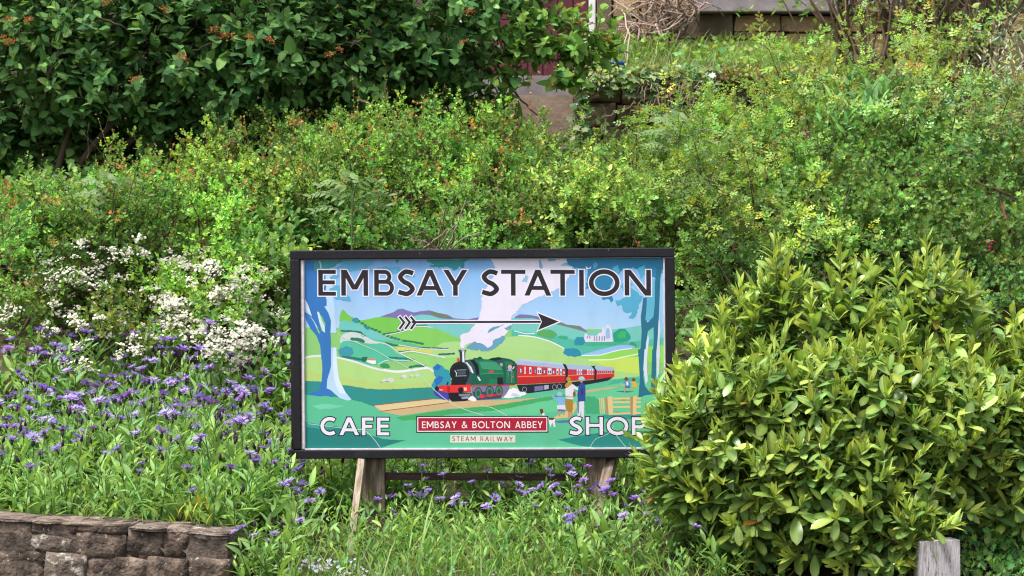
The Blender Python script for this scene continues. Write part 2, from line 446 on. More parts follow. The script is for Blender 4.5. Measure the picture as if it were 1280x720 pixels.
# ------------------------------------------------------------------ the house behind
def build_house():
    rng = np.random.default_rng(5)
    HY = 8.5
    root = empty("stone_house", (2.2, HY, 3.3))
    tag(root, "sandstone house at the top of the bank with a dark red door", "house")
    base = np.array((2.2, HY, 3.3))
    def put(name, w, d, h, mat, c, bevel=0.0, rough=None, parent=root, pbase=base):
        me = block_mesh(name, w, d, h, mat, rng, rough=rough, bevel=.012) if rough is not None else box_mesh(name, w, d, h, mat, bevel)
        return link(name, me, parent, np.array(c) - pbase)
    # core walls: left of the door, over the door, right of the door, and the other three sides
    x0, x1, dl, dr, top, zb = -4.6, 9.0, -0.42, 0.64, 6.9, 2.9
    put("wall_core", dl - x0, .3, top - zb, M["mortar"], ((x0 + dl) / 2, HY + .23, (top + zb) / 2))
    put("wall_core", x1 - dr, .3, top - zb, M["mortar"], ((x1 + dr) / 2, HY + .23, (top + zb) / 2))
    put("wall_core", dr - dl, .3, top - 5.3, M["mortar"], ((dl + dr) / 2, HY + .23, (top + 5.3) / 2))
    for xx in (x0 + .15, x1 - .15):
        put("wall", .3, 5.6, top - zb, M["sandstone"], (xx, HY + 3.19, (top + zb) / 2))
    put("wall", x1 - x0 - .6, .3, top - zb, M["sandstone"], ((x0 + x1) / 2, HY + 5.8, (top + zb) / 2))
    # roof
    me = bpy.data.meshes.new("roof")
    zr = top + 2.4
    P = [(x0 - .2, HY - .3, top), (x1 + .2, HY - .3, top), (x1 + .2, HY + 6.3, top), (x0 - .2, HY + 6.3, top), (x0 - .2, HY + 3, zr), (x1 + .2, HY + 3, zr)]
    me.from_pydata([tuple(np.array(p) - base) for p in P], [], [(0, 1, 5, 4), (2, 3, 4, 5), (0, 4, 3), (1, 2, 5), (3, 2, 1, 0)])
    me.materials.append(M["slate"])
    link("roof", me, root)
    # coursed blocks of the front, right of the door, as far as the picture can show them
    s = PXM * (HY - CAM_Y)
    def blk(u0, u1, v0, v1, mat, proud=0.0):
        a, b = px(u0, v0, HY), px(u1, v1, HY)
        put("stone", b[0] - a[0] - .01, .16, a[2] - b[2] - .01, mat, ((a[0] + b[0]) / 2, HY + .02 - proud, (a[2] + b[2]) / 2), rough=.006)
    for (u0, u1, v0, v1, k) in [(766, 800, -4, 22, 0), (801, 832, -4, 20, 0), (833, 864, -4, 19, 0), (766, 796, 23, 50, 0), (797, 848, 20, 50, 0), (766, 820, 51, 82, 1), (821, 880, 51, 84, 1),
                                (849, 916, 20, 50, 1), (917, 974, 19, 41, 0), (975, 1042, 20, 41, 0), (881, 960, 51, 84, 0), (917, 980, 42, 50, 0), (981, 1060, 42, 62, 0), (961, 1060, 63, 84, 0),
                                (1043, 1120, 19, 41, 0), (1061, 1150, 42, 84, 0), (1121, 1160, 19, 41, 1), (1161, 1200, 19, 41, 0), (1151, 1260, 42, 84, 0), (1201, 1300, 19, 41, 0), (1261, 1350, 42, 84, 1)]:
        blk(u0, u1, v0, v1, M["dark_stone"] if k else M["sandstone"])
    # grey sill band across the wall
    a, b = px(865, -14, HY), px(1131, 18, HY)
    put("sill", b[0] - a[0], .30, a[2] - b[2], M["grey_stone"], ((a[0] + b[0]) / 2, HY - .02, (a[2] + b[2]) / 2), bevel=.01)
    # courses above the frame
    z = 4.02; r = 0
    while z < 6.8:
        h = float(rng.uniform(.2, .27)); x = dr + .28 - .2 * (r % 2)
        while x < 6.5:
            w = float(rng.uniform(.35, .6))
            if not (px(860, 0, HY)[0] - w < x < px(1131, 0, HY)[0] + .02 and z < 4.0):
                put("stone", w - .012, .16, min(h, 6.9 - z) - .012, M["sandstone"], (x + w / 2, HY + .02, z + h / 2), rough=.006)
            x += w
        z += h; r += 1
    # window over the sill
    wx = (a[0] + b[0]) / 2
    # dark door jamb, white frame, red boarded door
    a, b = px(746, -90, HY), px(764, 96, HY)
    put("door_jamb", b[0] - a[0], .22, a[2] - b[2], M["dark_stone"], ((a[0] + b[0]) / 2, HY + .02, (a[2] + b[2]) / 2), bevel=.008)
    a, b = px(736, -90, HY), px(744.5, 96, HY)
    put("door_frame", b[0] - a[0], .10, a[2] - b[2], M["white_paint"], ((a[0] + b[0]) / 2, HY + .03, (a[2] + b[2]) / 2), bevel=.006)
    put("door_frame", .06, .10, a[2] - b[2], M["white_paint"], (-0.39, HY + .03, (a[2] + b[2]) / 2), bevel=.006)
    d = empty("door", (0, 0, 0)); d.parent = root
    zb_ = px(0, 97, HY)[2]
    n = 8; xa, xb = -0.36, px(735.5, 0, HY)[0]
    for k in range(n):
        w = (xb - xa) / n
        o = link("board", bpy.data.meshes.get("door_board") or box_mesh("door_board", w - .006, .04, 2.05, M["red_paint"], .005), d,
                 np.array((xa + w * (k + .5), HY + .06, zb_ + 1.02)) - base)
    o = link("handle", box_mesh("handle", .02, .05, .12, M["black_iron"], .004), d, np.array((xa + .1, HY + .03, zb_ + 1.0)) - base)
build_house()

# ------------------------------------------------------------------ steps up to the door and the terrace wall
def build_steps():
    rng = np.random.default_rng(8)
    base = np.array((0.0, 5.9, 2.4))
    root = empty("stone_steps", base)
    tag(root, "worn stone steps rising to the red door behind the large dark shrub", "steps")
    for i, (v0, v1, Y, mt) in enumerate([(142, 168, 5.75, "step_stone"), (119, 141, 6.05, "step_stone"), (95, 118, 6.35, "grey_stone")]):
        a, b = px(560, v0, Y), px(716, v1, Y)
        d = .42
        for (p, q) in ((560, 640), (640, 717)):
            xa, xb = px(p, 0, Y)[0], px(q, 0, Y)[0]
            ex = .30 if i == 0 else 0.0
            me = block_mesh("step_stone", xb - xa - .006, d, a[2] - b[2] + .02 + ex, M[mt], rng, rough=.004, bevel=.010)
            link("step_stone", me, root, np.array(((xa + xb) / 2, Y + d / 2, (a[2] + b[2]) / 2 - .01 - ex / 2)) - base)
    # landing up to the door
    z = px(0, 95, 6.35)[2]
    for k in range(3):
        me = block_mesh("landing_slab", .9, .58, .12, M["grey_stone"], rng, rough=.004)
        link("landing_slab", me, root, np.array((-.02, 7.07 + k * .59, z - .05 + .05 * k)) - base)
build_steps()

def build_terrace_wall():
    rng = np.random.default_rng(9)
    Y = 5.55
    base = np.array((1.0, Y, 2.4))
    root = empty("terrace_wall", base)
    tag(root, "old brown stone retaining wall overgrown with ivy below the house", "wall")
    rows = [(730, 770, 128, 158), (771, 812, 130, 160), (730, 752, 159, 190), (753, 797, 160, 191), (798, 830, 161, 191), (731, 776, 100, 127), (777, 822, 100, 129), (823, 880, 100, 130),
            (813, 872, 131, 160), (831, 886, 161, 191)]
    for (u0, u1, v0, v1) in rows:
        a, b = px(u0, v0, Y), px(u1, v1, Y)
        me = block_mesh("stone", b[0] - a[0] - .008, .3, a[2] - b[2] - .008, M["step_stone"] if rng.random() < .45 else M["dark_stone"], rng, rough=.008) if u0 > 820 else worn_block("stone", b[0] - a[0] - .004, .3, a[2] - b[2] - .004, M["brown_stone"], rng, rough=.007)
        link("stone", me, root, np.array(((a[0] + b[0]) / 2, Y + .15 + rng.uniform(-.02, .02), (a[2] + b[2]) / 2)) - base)
    for r in range(4):
        x = px(887, 0, Y)[0] - .1 * (r % 2)
        z = 2.45 + r * .16
        while x < 5.0:
            w = float(rng.uniform(.22, .4))
            me = block_mesh("stone", w - .01, .3, .15, M["dark_stone"], rng, rough=.008)
            link("stone", me, root, np.array((x + w / 2, Y + .15, z + .08)) - base); x += w
    me = box_mesh("mortar", 4.5, .2, .85, M["mortar"])
    link("mortar", me, root, np.array((2.75, Y + .17, 2.6)) - base)
build_terrace_wall()
# ------------------------------------------------------------------ the station sign
SW, SH = 1.683, 0.914
SIGN_C = px(603, 442, 0.0)
SIGN_M = Matrix.Translation(Vector(SIGN_C)) @ Euler((0, -math.radians(0.38), -math.radians(3.0)), 'XYZ').to_matrix().to_4x4()

def sign_uv(P):
    """Photo pixels on the sign -> metres in the board's own plane (x right, z up)."""
    P = np.asarray(P, float).reshape(-1, 2)
    s = (P[:, 0] - 363) / 480
    top = 315 - 6.5 * s; bot = 575 - 4.0 * s
    t = (P[:, 1] - top) / (bot - top)
    return np.stack([(s - .5) * SW, (0.5 - t) * SH], 1)

INK = 0.74
class Print:
    """Flat ink on the panel: filled shapes in paint order, each a hair in front of what it covers."""
    STEP = 0.000022
    BOX, LEV = [], []
    def __init__(self): self.v, self.f, self.c, self.n = [], [], [], 0
    def group(self, color, quads, clip=True):
        Q = []
        for P in quads:
            q = sign_uv(P)
            if clip:
                q[:, 0] = np.clip(q[:, 0], XA, XB); q[:, 1] = np.clip(q[:, 1], ZA, ZB)
            Q.append(q)
        lev = 8
        bx = np.array([np.concatenate([q.min(0), q.max(0)]) for q in Q])
        if Print.BOX:
            B = np.array(Print.BOX); L = np.array(Print.LEV)
            for x in bx:
                hit = (B[:, 0] < x[2]) & (B[:, 2] > x[0]) & (B[:, 1] < x[3]) & (B[:, 3] > x[1])
                if hit.any(): lev = max(lev, int(L[hit].max()) + 1)
        for q, x in zip(Q, bx):
            Print.BOX.append(x); Print.LEV.append(lev)
            self.v += [(p[0], -lev * Print.STEP, p[1]) for p in q]
            self.f.append(tuple(range(self.n, self.n + len(q)))); self.n += len(q)
            cc = np.asarray(color, float)
            self.c += [lin(cc) * INK] * len(q) if cc.ndim == 1 else [lin(k) * INK for k in cc]
    def poly(self, color, P, clip=True): self.group(color, [P], clip)
    def build(self, name, parent, base, mat, tm=None):
        me = bpy.data.meshes.new(name)
        me.from_pydata([tuple(map(float, p)) for p in self.v], [], self.f)
        at = me.attributes.new("tint", 'FLOAT_COLOR', 'POINT')
        at.data.foreach_set("color", np.concatenate([np.array(self.c), np.ones((len(self.c), 1))], 1).astype(np.float32).ravel())
        me.materials.append(mat)
        o = link(name, me, parent)
        o.matrix_basis = Matrix.Translation(-Vector(base)) @ SIGN_M
        return o
_a = sign_uv([(380.3, 440), (831.5, 440)]); XA, XB = _a[0][0], _a[1][0]
ZA, ZB = sign_uv([(600, 563.2)])[0][1], sign_uv([(600, 323.6)])[0][1]

REG = {1: (350, 300, 4.8), 2: (600, 300, 4.8), 3: (350, 440, 4.8), 4: (600, 440, 4.8), 5: (540, 420, 8.0), 6: (640, 430, 6.545),
       7: (370, 312, 7.2), 8: (560, 312, 5.5385), 9: (690, 312, 5.5385), 10: (440, 380, 7.2)}
def R(k, pts):
    ox, oy, s = REG[k]
    return [(ox + x / s, oy + y / s) for x, y in pts]

def smooth_closed(P, n=5):
    P = np.asarray(P, float); m = len(P); out = []
    for i in range(m):
        p0, p1, p2, p3 = P[i - 1], P[i], P[(i + 1) % m], P[(i + 2) % m]
        for t in np.arange(n) / n:
            out.append(0.5 * (2 * p1 + (p2 - p0) * t + (2 * p0 - 5 * p1 + 4 * p2 - p3) * t * t + (3 * p1 - p0 - 3 * p2 + p3) * t ** 3))
    return np.array(out)

JR = np.random.default_rng(21)
def jag(P, amp, step=2.2):
    """A leafy or billowing edge: little scallops along the outline."""
    P = np.asarray(P, float); m = len(P); out = []
    for i in range(m):
        a, b = P[i], P[(i + 1) % m]
        L = np.hypot(*(b - a)); k = max(1, int(L / step))
        nrm = np.array((b[1] - a[1], a[0] - b[0])) / max(L, 1e-6)
        for j in range(k):
            out.append(a + (b - a) * (j / k) + nrm * JR.uniform(-amp, amp) * 1.5)
    return np.array(out)

def ell(cx, cy, rx, ry, n=20):
    a = np.linspace(0, 2 * np.pi, n, endpoint=False)
    return np.stack([cx + rx * np.cos(a), cy + ry * np.sin(a)], 1)

def strip(P, w, closed=False):
    """Outline quads of a stroke along P."""
    P = np.asarray(P, float)
    if closed: P = np.vstack([P, P[:1]])
    d = np.diff(P, axis=0); d /= np.maximum(np.linalg.norm(d, axis=1, keepdims=True), 1e-9)
    n = np.stack([d[:, 1], -d[:, 0]], 1)
    nv = np.vstack([n[:1], n[:-1] + n[1:], n[-1:]])
    if closed: nv[0] = nv[-1] = n[0] + n[-1]
    nv /= np.maximum(np.linalg.norm(nv, axis=1, keepdims=True), 1e-9)
    for i in range(1, len(P) - 1):
        nv[i] /= max(0.35, abs(np.dot(nv[i], n[i])))
    w = np.broadcast_to(np.asarray(w, float), (len(P),))[:, None]
    A, B = P + nv * w / 2, P - nv * w / 2
    return [np.array([A[i], A[i + 1], B[i + 1], B[i]]) for i in range(len(P) - 1)]

def line(pr, color, P, w, sm=0):
    P = spline(np.asarray(P, float), sm) if sm else np.asarray(P, float)
    pr.group(color, strip(P, w))

# ---- lettering: a round humanist sans drawn as pen strokes. Each glyph is (kind, data) in a box W wide and H tall, y up.
def arc(cx, cy, rx, ry, a0, a1, n=18):
    a = np.radians(np.linspace(a0, a1, n))
    return np.stack([cx + rx * np.cos(a), cy + ry * np.sin(a)], 1)
def glyph(ch, W, H, w):
    h = w / 2; t = w * .86; g = t / 2
    V = lambda x, y0=0, y1=H: ('q', [(x - h, y0), (x + h, y0), (x + h, y1), (x - h, y1)])
    B = lambda y, x0=0, x1=W: ('q', [(x0, y - g), (x1, y - g), (x1, y + g), (x0, y + g)])
    def D(xa, ya, xb, yb, ww=w):
        L = math.hypot(xb - xa, yb - ya); k = ww * L / abs(yb - ya) / 2
        return ('q', [(xa - k, ya), (xa + k, ya), (xb + k, yb), (xb - k, yb)])
    S = lambda P, ww=w: ('s', np.asarray(P, float), ww)
    if ch == 'E': return [V(h), B(H - g), B(H * .52, 0, W * .94), B(g)]
    if ch == 'F': return [V(h), B(H - g), B(H * .5, 0, W * .92)]
    if ch == 'L': return [V(h), B(g)]
    if ch == 'I': return [V(W / 2)]
    if ch == 'T': return [V(W / 2), B(H - g)]
    if ch == 'H': return [V(h), V(W - h), B(H * .53)]
    if ch == 'M': return [V(h), V(W - h), D(h * 1.25, H, W / 2, H * .24), D(W - h * 1.25, H, W / 2, H * .24)]
    if ch == 'N': return [V(h), V(W - h), D(h * 1.3, H, W - h * 1.3, 0)]
    if ch == 'A': return [D(w * .55, 0, W / 2, H), D(W - w * .55, 0, W / 2, H), B(H * .30, W * .22, W * .78)]
    if ch == 'Y': return [D(w * .6, H, W / 2, H * .40), D(W - w * .6, H, W / 2, H * .40), V(W / 2, 0, H * .47)]
    if ch == 'W': return [D(w * .55, H, W * .27, 0), D(W / 2, H, W * .27, 0), D(W / 2, H, W * .73, 0), D(W - w * .55, H, W * .73, 0)]
    if ch == 'O': return [('o', arc(W / 2, H / 2, W / 2 - h, H / 2 - h + .02 * H, 0, 360 - 360 / 40, 40), w)]
    if ch == 'C': return [S(arc(W * .56, H / 2, W * .56 - h, H / 2 - h + .02 * H, 52, 308, 30))]
    if ch == 'B':
        r1, r2 = (H * .46 - g) / 2, (H * .54 - g) / 2
        c1, c2 = H - g - r1, g + r2
        top = np.vstack([[(h, H - g)], arc(W * .86 - h - r1 * .9, c1, r1 * .95, r1, 90, -90, 12), [(h, c1 - r1)]])
        bot = np.vstack([[(h, c2 + r2)], arc(W - h - r2 * .95, c2, r2 * .95, r2, 90, -90, 14), [(h, g)]])
        return [V(h), S(top, t), S(bot, t)]
    if ch in 'PR':
        r1 = (H * .54 - g) / 2; c1 = H - g - r1
        out = [V(h), S(np.vstack([[(h, H - g)], arc(W * (1 if ch == 'P' else .9) - h - r1 * .95, c1, r1 * .95, r1, 90, -90, 14), [(h, c1 - r1)]]), t)]
        if ch == 'R': out.append(D(W - w * .6, 0, W * .45, H * .47))
        return out
    if ch == 'S':
        P = [(W * .90, H * .86), (W * .70, H * .965 - h * .55), (W * .42, H - h * .9), (h + .02 * W, H * .74), (W * .34, H * .555), (W * .66, H * .44), (W - h, H * .25), (W * .58, h * .85), (W * .28, h * 1.1), (W * .05, H * .15)]
        return [S(spline(P, 34))]
    if ch == '&':
        P = [(W * .98, H * .04), (W * .62, H * .36), (W * .30, H * .70), (W * .34, H * .92), (W * .55, H * .92), (W * .58, H * .74), (W * .34, H * .55), (W * .10, H * .36), (W * .10, H * .14), (W * .34, H * .04), (W * .66, H * .14), (W * .92, H * .50)]
        return [S(spline(P, 44), w * .85)]
    return []

def put_glyph(pr, ch, x0, x1, vt, vb, w, color, grow=0.0):
    """Draw ch between photo columns x0..x1, cap top vt and baseline vb (each a function of the column)."""
    W = x1 - x0; um = (x0 + x1) / 2
    T, Bm = vt(um), vb(um); H = Bm - T
    for st in glyph(ch, W, H, w):
        if st[0] == 'q':
            quads = [np.asarray(st[1], float)]
            if grow:
                q = quads[0]; c = q.mean(0)
                e = np.roll(q, -1, 0) - q; ln = np.linalg.norm(e, axis=1, keepdims=True); e = e / ln
                nn = np.stack([e[:, 1], -e[:, 0]], 1)
                if np.dot(nn[0], q[0] - c) < 0: nn = -nn
                out = []
                for i in range(4):
                    n1, n2 = nn[i - 1], nn[i]
                    b = n1 + n2; b = b / max(.5, np.dot(b, n1)) if np.dot(b, n1) > 1e-6 else n1
                    out.append(q[i] + b * grow)
                quads = [np.array(out)]
        else:
            P = st[1]; ww = st[2] + 2 * grow
            if st[0] == 's' and grow:
                d0 = P[0] - P[1]; d1 = P[-1] - P[-2]
                P = np.vstack([P[:1] + d0 / np.linalg.norm(d0) * grow, P, P[-1:] + d1 / np.linalg.norm(d1) * grow])
            quads = strip(P, ww, closed=st[0] == 'o')
        pr.group(color, [[(x0 + a, Bm - b) for a, b in q] for q in quads], clip=False)

GW = dict(A=.76, B=.62, C=.80, E=.52, F=.50, H=.76, I=.19, L=.48, M=.94, N=.80, O=.96, P=.56, R=.62, S=.54, T=.66, W=1.12, Y=.70)
GW['&'] = .78
def put_text(pr, text, u0, u1, vt, vb, w, color, gap=.16, space=.40):
    widths = [space if c == ' ' else GW[c] for c in text]
    tot = sum(widths) + gap * (len(text) - 1)
    k = (u1 - u0) / tot; x = u0
    for c, wd in zip(text, widths):
        if c != ' ': put_glyph(pr, c, x, x + wd * k, vt, vb, w, color)
        x += (wd + gap) * k

M["ink"] = leaf_mat("ink", rough=0.45, spec=0.25, trans=0.0)
def weather_ink(m):
    """Grime and slight fading over the print, in the board's own coordinates."""
    n, l = m.node_tree.nodes, m.node_tree.links
    p = n["Principled BSDF"]; src = p.inputs["Base Color"].links[0].from_socket
    tc = n.new("ShaderNodeTexCoord"); mp = n.new("ShaderNodeMapping"); mp.inputs["Scale"].default_value = (5, 5, 2.2)
    l.new(tc.outputs["Object"], mp.inputs["Vector"])
    nz = n.new("ShaderNodeTexNoise"); nz.inputs["Scale"].default_value = 1.6; nz.inputs["Detail"].default_value = 7; nz.inputs["Roughness"].default_value = .65
    l.new(mp.outputs[0], nz.inputs["Vector"])
    r = ramp(n, l, nz.outputs["Fac"], [(0.36, (.82, .81, .78)), (0.52, (1, 1, 1)), (0.70, (1.05, 1.05, 1.06))])
    mx = n.new("ShaderNodeMix"); mx.data_type = 'RGBA'; mx.blend_type = 'MULTIPLY'; mx.inputs[0].default_value = .38
    l.new(src, mx.inputs[6]); l.new(r.outputs[0], mx.inputs[7]); l.new(mx.outputs[2], p.inputs["Base Color"])
    r2 = ramp(n, l, nz.outputs["Fac"], [(0.35, (.62, .62, .62)), (0.65, (.36, .36, .36))]); l.new(r2.outputs[0], p.inputs["Roughness"])
weather_ink(M["ink"])
M["frame_black"] = noise_mat("frame_black", [(0.3, (0.006, 0.005, 0.008)), (0.7, (0.011, 0.010, 0.014))], scale=6, rough=0.5, bump=0.05, spec=0.25,
                             blotch=[dict(scale=70, at=0.685, color=(0.17, 0.16, 0.155), soft=0.02), dict(scale=5, at=0.60, color=(0.030, 0.027, 0.027), soft=.2)])
M["liner"] = noise_mat("liner", [(0.3, (0.42, 0.38, 0.41)), (0.7, (0.62, 0.58, 0.62))], scale=30, rough=0.6, bump=0.1)

def art(pr):
    SKY = (134, 184, 240); TEAL = (62, 150, 170); TEAL2 = (92, 172, 214); BLUE = (52, 118, 190); PALE = (186, 216, 246); WHITE = (232, 226, 246)
    FIELD = (176, 214, 132); TURQ = (92, 190, 150); DARKTQ = (46, 142, 138)
    u0, u1, v0, v1 = 378, 834, 318, 568
    pr.poly([(126, 180, 238)] * 2 + [(176, 210, 245)] * 2, [(u0, v0), (u1, v0), (u1, 412), (u0, 412)])
    pr.poly((140, 200, 120), [(u0, 411), (u1, 411), (u1, v1), (u0, v1)])
    # far hills
    pr.poly((124, 116, 172), R(10, [(240, 128), (300, 105), (380, 78), (410, 55), (455, 48), (500, 66), (560, 82), (620, 70), (700, 62), (780, 85), (860, 100), (920, 132), (1040, 142), (1152, 120), (1152, 175), (240, 175)]))
    pr.poly((112, 128, 100), R(10, [(690, 75), (720, 68), (800, 92), (860, 108), (900, 135), (830, 132), (740, 108)]))
    pr.poly((122, 200, 200), R(10, [(540, 120), (620, 100), (700, 104), (800, 135), (900, 142), (1152, 150), (1152, 330), (980, 318), (850, 260), (690, 205), (560, 180)]))
    pr.poly((124, 116, 172), R(2, [(210, 462), (240, 446), (290, 448), (340, 456), (400, 478), (470, 484), (520, 506), (600, 514), (655, 556), (660, 575), (200, 500)]))
    pr.poly((116, 132, 96), R(2, [(440, 505), (480, 496), (530, 512), (590, 520), (630, 548), (560, 530), (490, 522)]))
    pr.poly((118, 198, 190), R(2, [(190, 470), (320, 470), (440, 500), (560, 530), (640, 552), (900, 520), (1010, 500), (1110, 470), (1110, 640), (190, 640)]))
    pr.poly((82, 184, 164), R(2, [(190, 540), (330, 560), (480, 580), (620, 610), (800, 620), (960, 600), (1110, 580), (1110, 720), (190, 720)]))
    # green hills, left to right
    pr.poly((120, 196, 84), smooth_closed(R(10, [(-90, 60), (-30, 110), (60, 152), (120, 150), (250, 125), (420, 138), (560, 165), (560, 260), (360, 300), (150, 260), (-100, 200)]), 4))
    pr.poly((132, 202, 96), R(10, [(300, 285), (460, 240), (580, 205), (660, 212), (790, 240), (880, 285), (985, 325), (985, 420), (800, 410), (620, 390), (470, 350), (380, 330)]))
    pr.poly((112, 196, 192), smooth_closed(R(10, [(-100, 165), (0, 170), (80, 195), (130, 225), (230, 265), (330, 320), (420, 345), (300, 360), (120, 330), (-100, 260)]), 4))
    pr.poly((100, 186, 140), R(10, [(160, 320), (280, 335), (430, 335), (640, 390), (980, 405), (980, 440), (500, 420), (300, 360)]))
    pr.poly((206, 210, 112), R(10, [(380, 390), (560, 398), (760, 412), (980, 412), (1040, 415), (960, 450), (800, 470), (560, 425), (420, 432)]))
    pr.poly((205, 214, 214), smooth_closed(R(10, [(-100, 300), (-20, 262), (60, 275), (140, 318), (220, 352), (240, 372), (120, 360), (0, 345), (-100, 370)]), 4))
    pr.poly((86, 190, 158), smooth_closed(R(10, [(-100, 360), (0, 345), (120, 365), (290, 365), (350, 400), (400, 450), (520, 500), (470, 530), (330, 520), (220, 560), (-100, 520)]), 4))
    # right meadows
    pr.poly((172, 214, 140), smooth_closed(R(2, [(-260, 640), (-60, 610), (90, 590), (260, 576), (360, 592), (460, 628), (560, 690), (640, 760), (700, 860), (-260, 860)]), 4))
    pr.poly((150, 208, 120), R(10, [(460, 460), (560, 450), (700, 470), (830, 488), (960, 485), (1000, 500), (1060, 640), (640, 560), (560, 500)]))
    pr.poly((170, 212, 134), R(4, [(0, -40), (420, -10), (700, 40), (960, 20), (960, 160), (0, 160)]))
    pr.poly((128, 206, 92), R(2, [(640, 705), (760, 680), (900, 655), (960, 640), (1110, 620), (1110, 740), (700, 740)]))
    pr.poly((146, 214, 92), R(4, [(560, 20), (700, 10), (960, -30), (1100, -40), (1100, 60), (800, 45), (650, 40)]))
    pr.poly((196, 222, 100), R(4, [(650, 50), (860, 30), (960, 25), (960, 130), (800, 110), (720, 70)]))
    line(pr, (236, 240, 226), R(4, [(650, 46), (780, 44), (900, 18), (960, 6)]), 1.3)
    # river and trees by the ruin
    pr.poly((150, 190, 236), R(2, [(600, 690), (700, 660), (820, 630), (920, 625), (930, 650), (820, 662), (690, 690), (600, 700)]))
    line(pr, (232, 240, 250), R(2, [(610, 692), (720, 688), (820, 660), (910, 645)]), 1.2)
    pr.poly((70, 174, 140), jag(R(2, [(620, 610), (800, 606), (880, 610), (800, 630), (640, 632)]), .4))
    ruin = (222, 218, 238)
    pr.poly(ruin, R(2, [(626, 610), (626, 562), (640, 558), (648, 572), (700, 572), (712, 556), (730, 552), (732, 520), (738, 516), (744, 540), (756, 512), (766, 502), (780, 516), (790, 540), (796, 608)]))
    pr.poly((150, 188, 232), R(2, [(752, 590), (752, 545), (758, 530), (768, 522), (776, 534), (780, 560), (780, 588)]))
    for x in (640, 655, 682, 697, 712, 728, 742):
        pr.poly((140, 132, 178), R(2, [(x, 604 if x > 660 else 590), (x, 575), (x + 6, 572), (x + 7, 600 if x > 660 else 588)]))
    pr.poly((34, 160, 132), jag(smooth_closed(R(2, [(800, 600), (800, 560), (835, 530), (880, 538), (902, 575), (880, 605), (830, 612)]), 3), .5))
    pr.poly((64, 178, 110), jag(smooth_closed(R(2, [(822, 570), (840, 545), (870, 550), (872, 580), (840, 590)]), 3), .5))
    pr.poly((44, 142, 162), jag(smooth_closed(R(2, [(565, 610), (580, 585), (615, 580), (628, 605), (610, 630), (575, 628)]), 3), .5))
    pr.poly((44, 140, 170), jag(smooth_closed(R(2, [(500, 672), (520, 648), (580, 652), (605, 680), (590, 698), (530, 695)]), 3), .5))
    pr.poly((88, 168, 96), jag(smooth_closed(R(2, [(340, 560), (370, 540), (430, 540), (462, 570), (430, 588), (370, 580)]), 3), .5))
    pr.poly((60, 170, 130), jag(smooth_closed(R(2, [(470, 580), (490, 570), (530, 582), (520, 596), (480, 592)]), 3), .4))
    pr.poly((52, 160, 120), jag(smooth_closed(R(2, [(893, 626), (910, 608), (938, 624), (930, 636)]), 3), .4))
    line(pr, (236, 240, 234), R(2, [(230, 572), (330, 582), (430, 612), (505, 650)]), 1.4, 10)
    line(pr, (226, 234, 230), R(2, [(205, 545), (270, 562), (330, 562)]), 1.1)
    # hedges and walls on the left hills
    hed = (40, 120, 96)
    for P, w in [([(60, 165), (140, 215), (230, 250), (330, 300), (420, 325)], 2.4), ([(460, 335), (540, 345), (630, 362)], 1.9), ([(500, 388), (600, 402), (690, 400)], 1.7), ([(730, 398), (800, 404), (860, 404)], 1.2),
                 ([(290, 275), (400, 262), (450, 240)], 1.6), ([(340, 490), (440, 495), (545, 508)], 2.1), ([(520, 575), (580, 562), (650, 562)], 2.0), ([(790, 460), (850, 455), (915, 450)], 1.8),
                 ([(310, 358), (360, 375), (400, 380)], 1.9), ([(-90, 250), (0, 258), (60, 262), (110, 300)], 2.2), ([(0, 325), (60, 330), (95, 345)], 3.4), ([(-95, 490), (0, 494), (60, 508)], 2.6), ([(420, 434), (480, 430), (520, 426)], .8), ([(560, 200), (610, 198), (670, 196)], 1.0)]:
        pts = spline(np.array(R(10, P)), 12)
        for p in pts: pr.poly(hed, jag(ell(p[0], p[1], 1.5 + .4 * w, w * .62, 9), .35))
    pr.poly((44, 150, 160), jag(smooth_closed(R(10, [(0, 165), (10, 140), (40, 130), (60, 160), (40, 185)]), 3), .5))
    pr.poly((44, 140, 150), jag(smooth_closed(R(10, [(365, 320), (385, 300), (410, 312), (405, 328)]), 3), .3))
    pr.poly((44, 140, 150), jag(smooth_closed(R(10, [(110, 222), (130, 205), (155, 225), (140, 240)]), 3), .3))
    wall = (226, 224, 230)
    for P, w in [([(300, 288), (400, 268), (500, 240), (580, 208), (690, 208)], 1.1), ([(-20, 265), (60, 275), (140, 318), (200, 350), (290, 362), (350, 390), (420, 445), (520, 495), (640, 555), (730, 608)], 1.1),
                 ([(420, 375), (500, 388), (620, 405), (760, 412), (880, 412)], 1.0), ([(430, 450), (520, 432), (620, 445), (760, 472), (840, 488)], 1.5), ([(230, 552), (290, 520), (330, 512)], .9), ([(350, 506), (430, 515), (520, 512)], .8)]:
        line(pr, wall, R(10, P), w, 16)
    pr.poly((240, 236, 244), R(10, [(130, 515), (210, 515), (212, 545), (180, 548), (130, 528)]))
    pr.poly((232, 130, 84), R(10, [(120, 515), (140, 500), (205, 502), (215, 516)]))
    pr.poly((30, 110, 80), jag(R(10, [(60, 510), (90, 490), (140, 480), (130, 515), (110, 530)]), .4))
    pr.poly((50, 150, 90), jag(smooth_closed(R(10, [(245, 575), (270, 545), (320, 545), (340, 580), (300, 586)]), 3), .4))
    # meadow, its stone wall, sheep
    pr.poly(FIELD, R(3, [(120, 45), (240, 30), (340, 40), (430, 60), (560, 100), (690, 130), (880, 105), (960, 150), (960, 240), (640, 240), (380, 215), (120, 190)]))
    pr.poly((182, 208, 120), R(3, [(120, 120), (240, 140), (400, 160), (560, 190), (760, 200), (930, 170), (930, 232), (640, 236), (380, 212), (120, 186)]))
    line(pr, (228, 226, 232), R(3, [(120, 44), (230, 30), (340, 40), (450, 66), (560, 102), (650, 120), (720, 124), (800, 112), (885, 100), (918, 122)]), 2.5, 26)
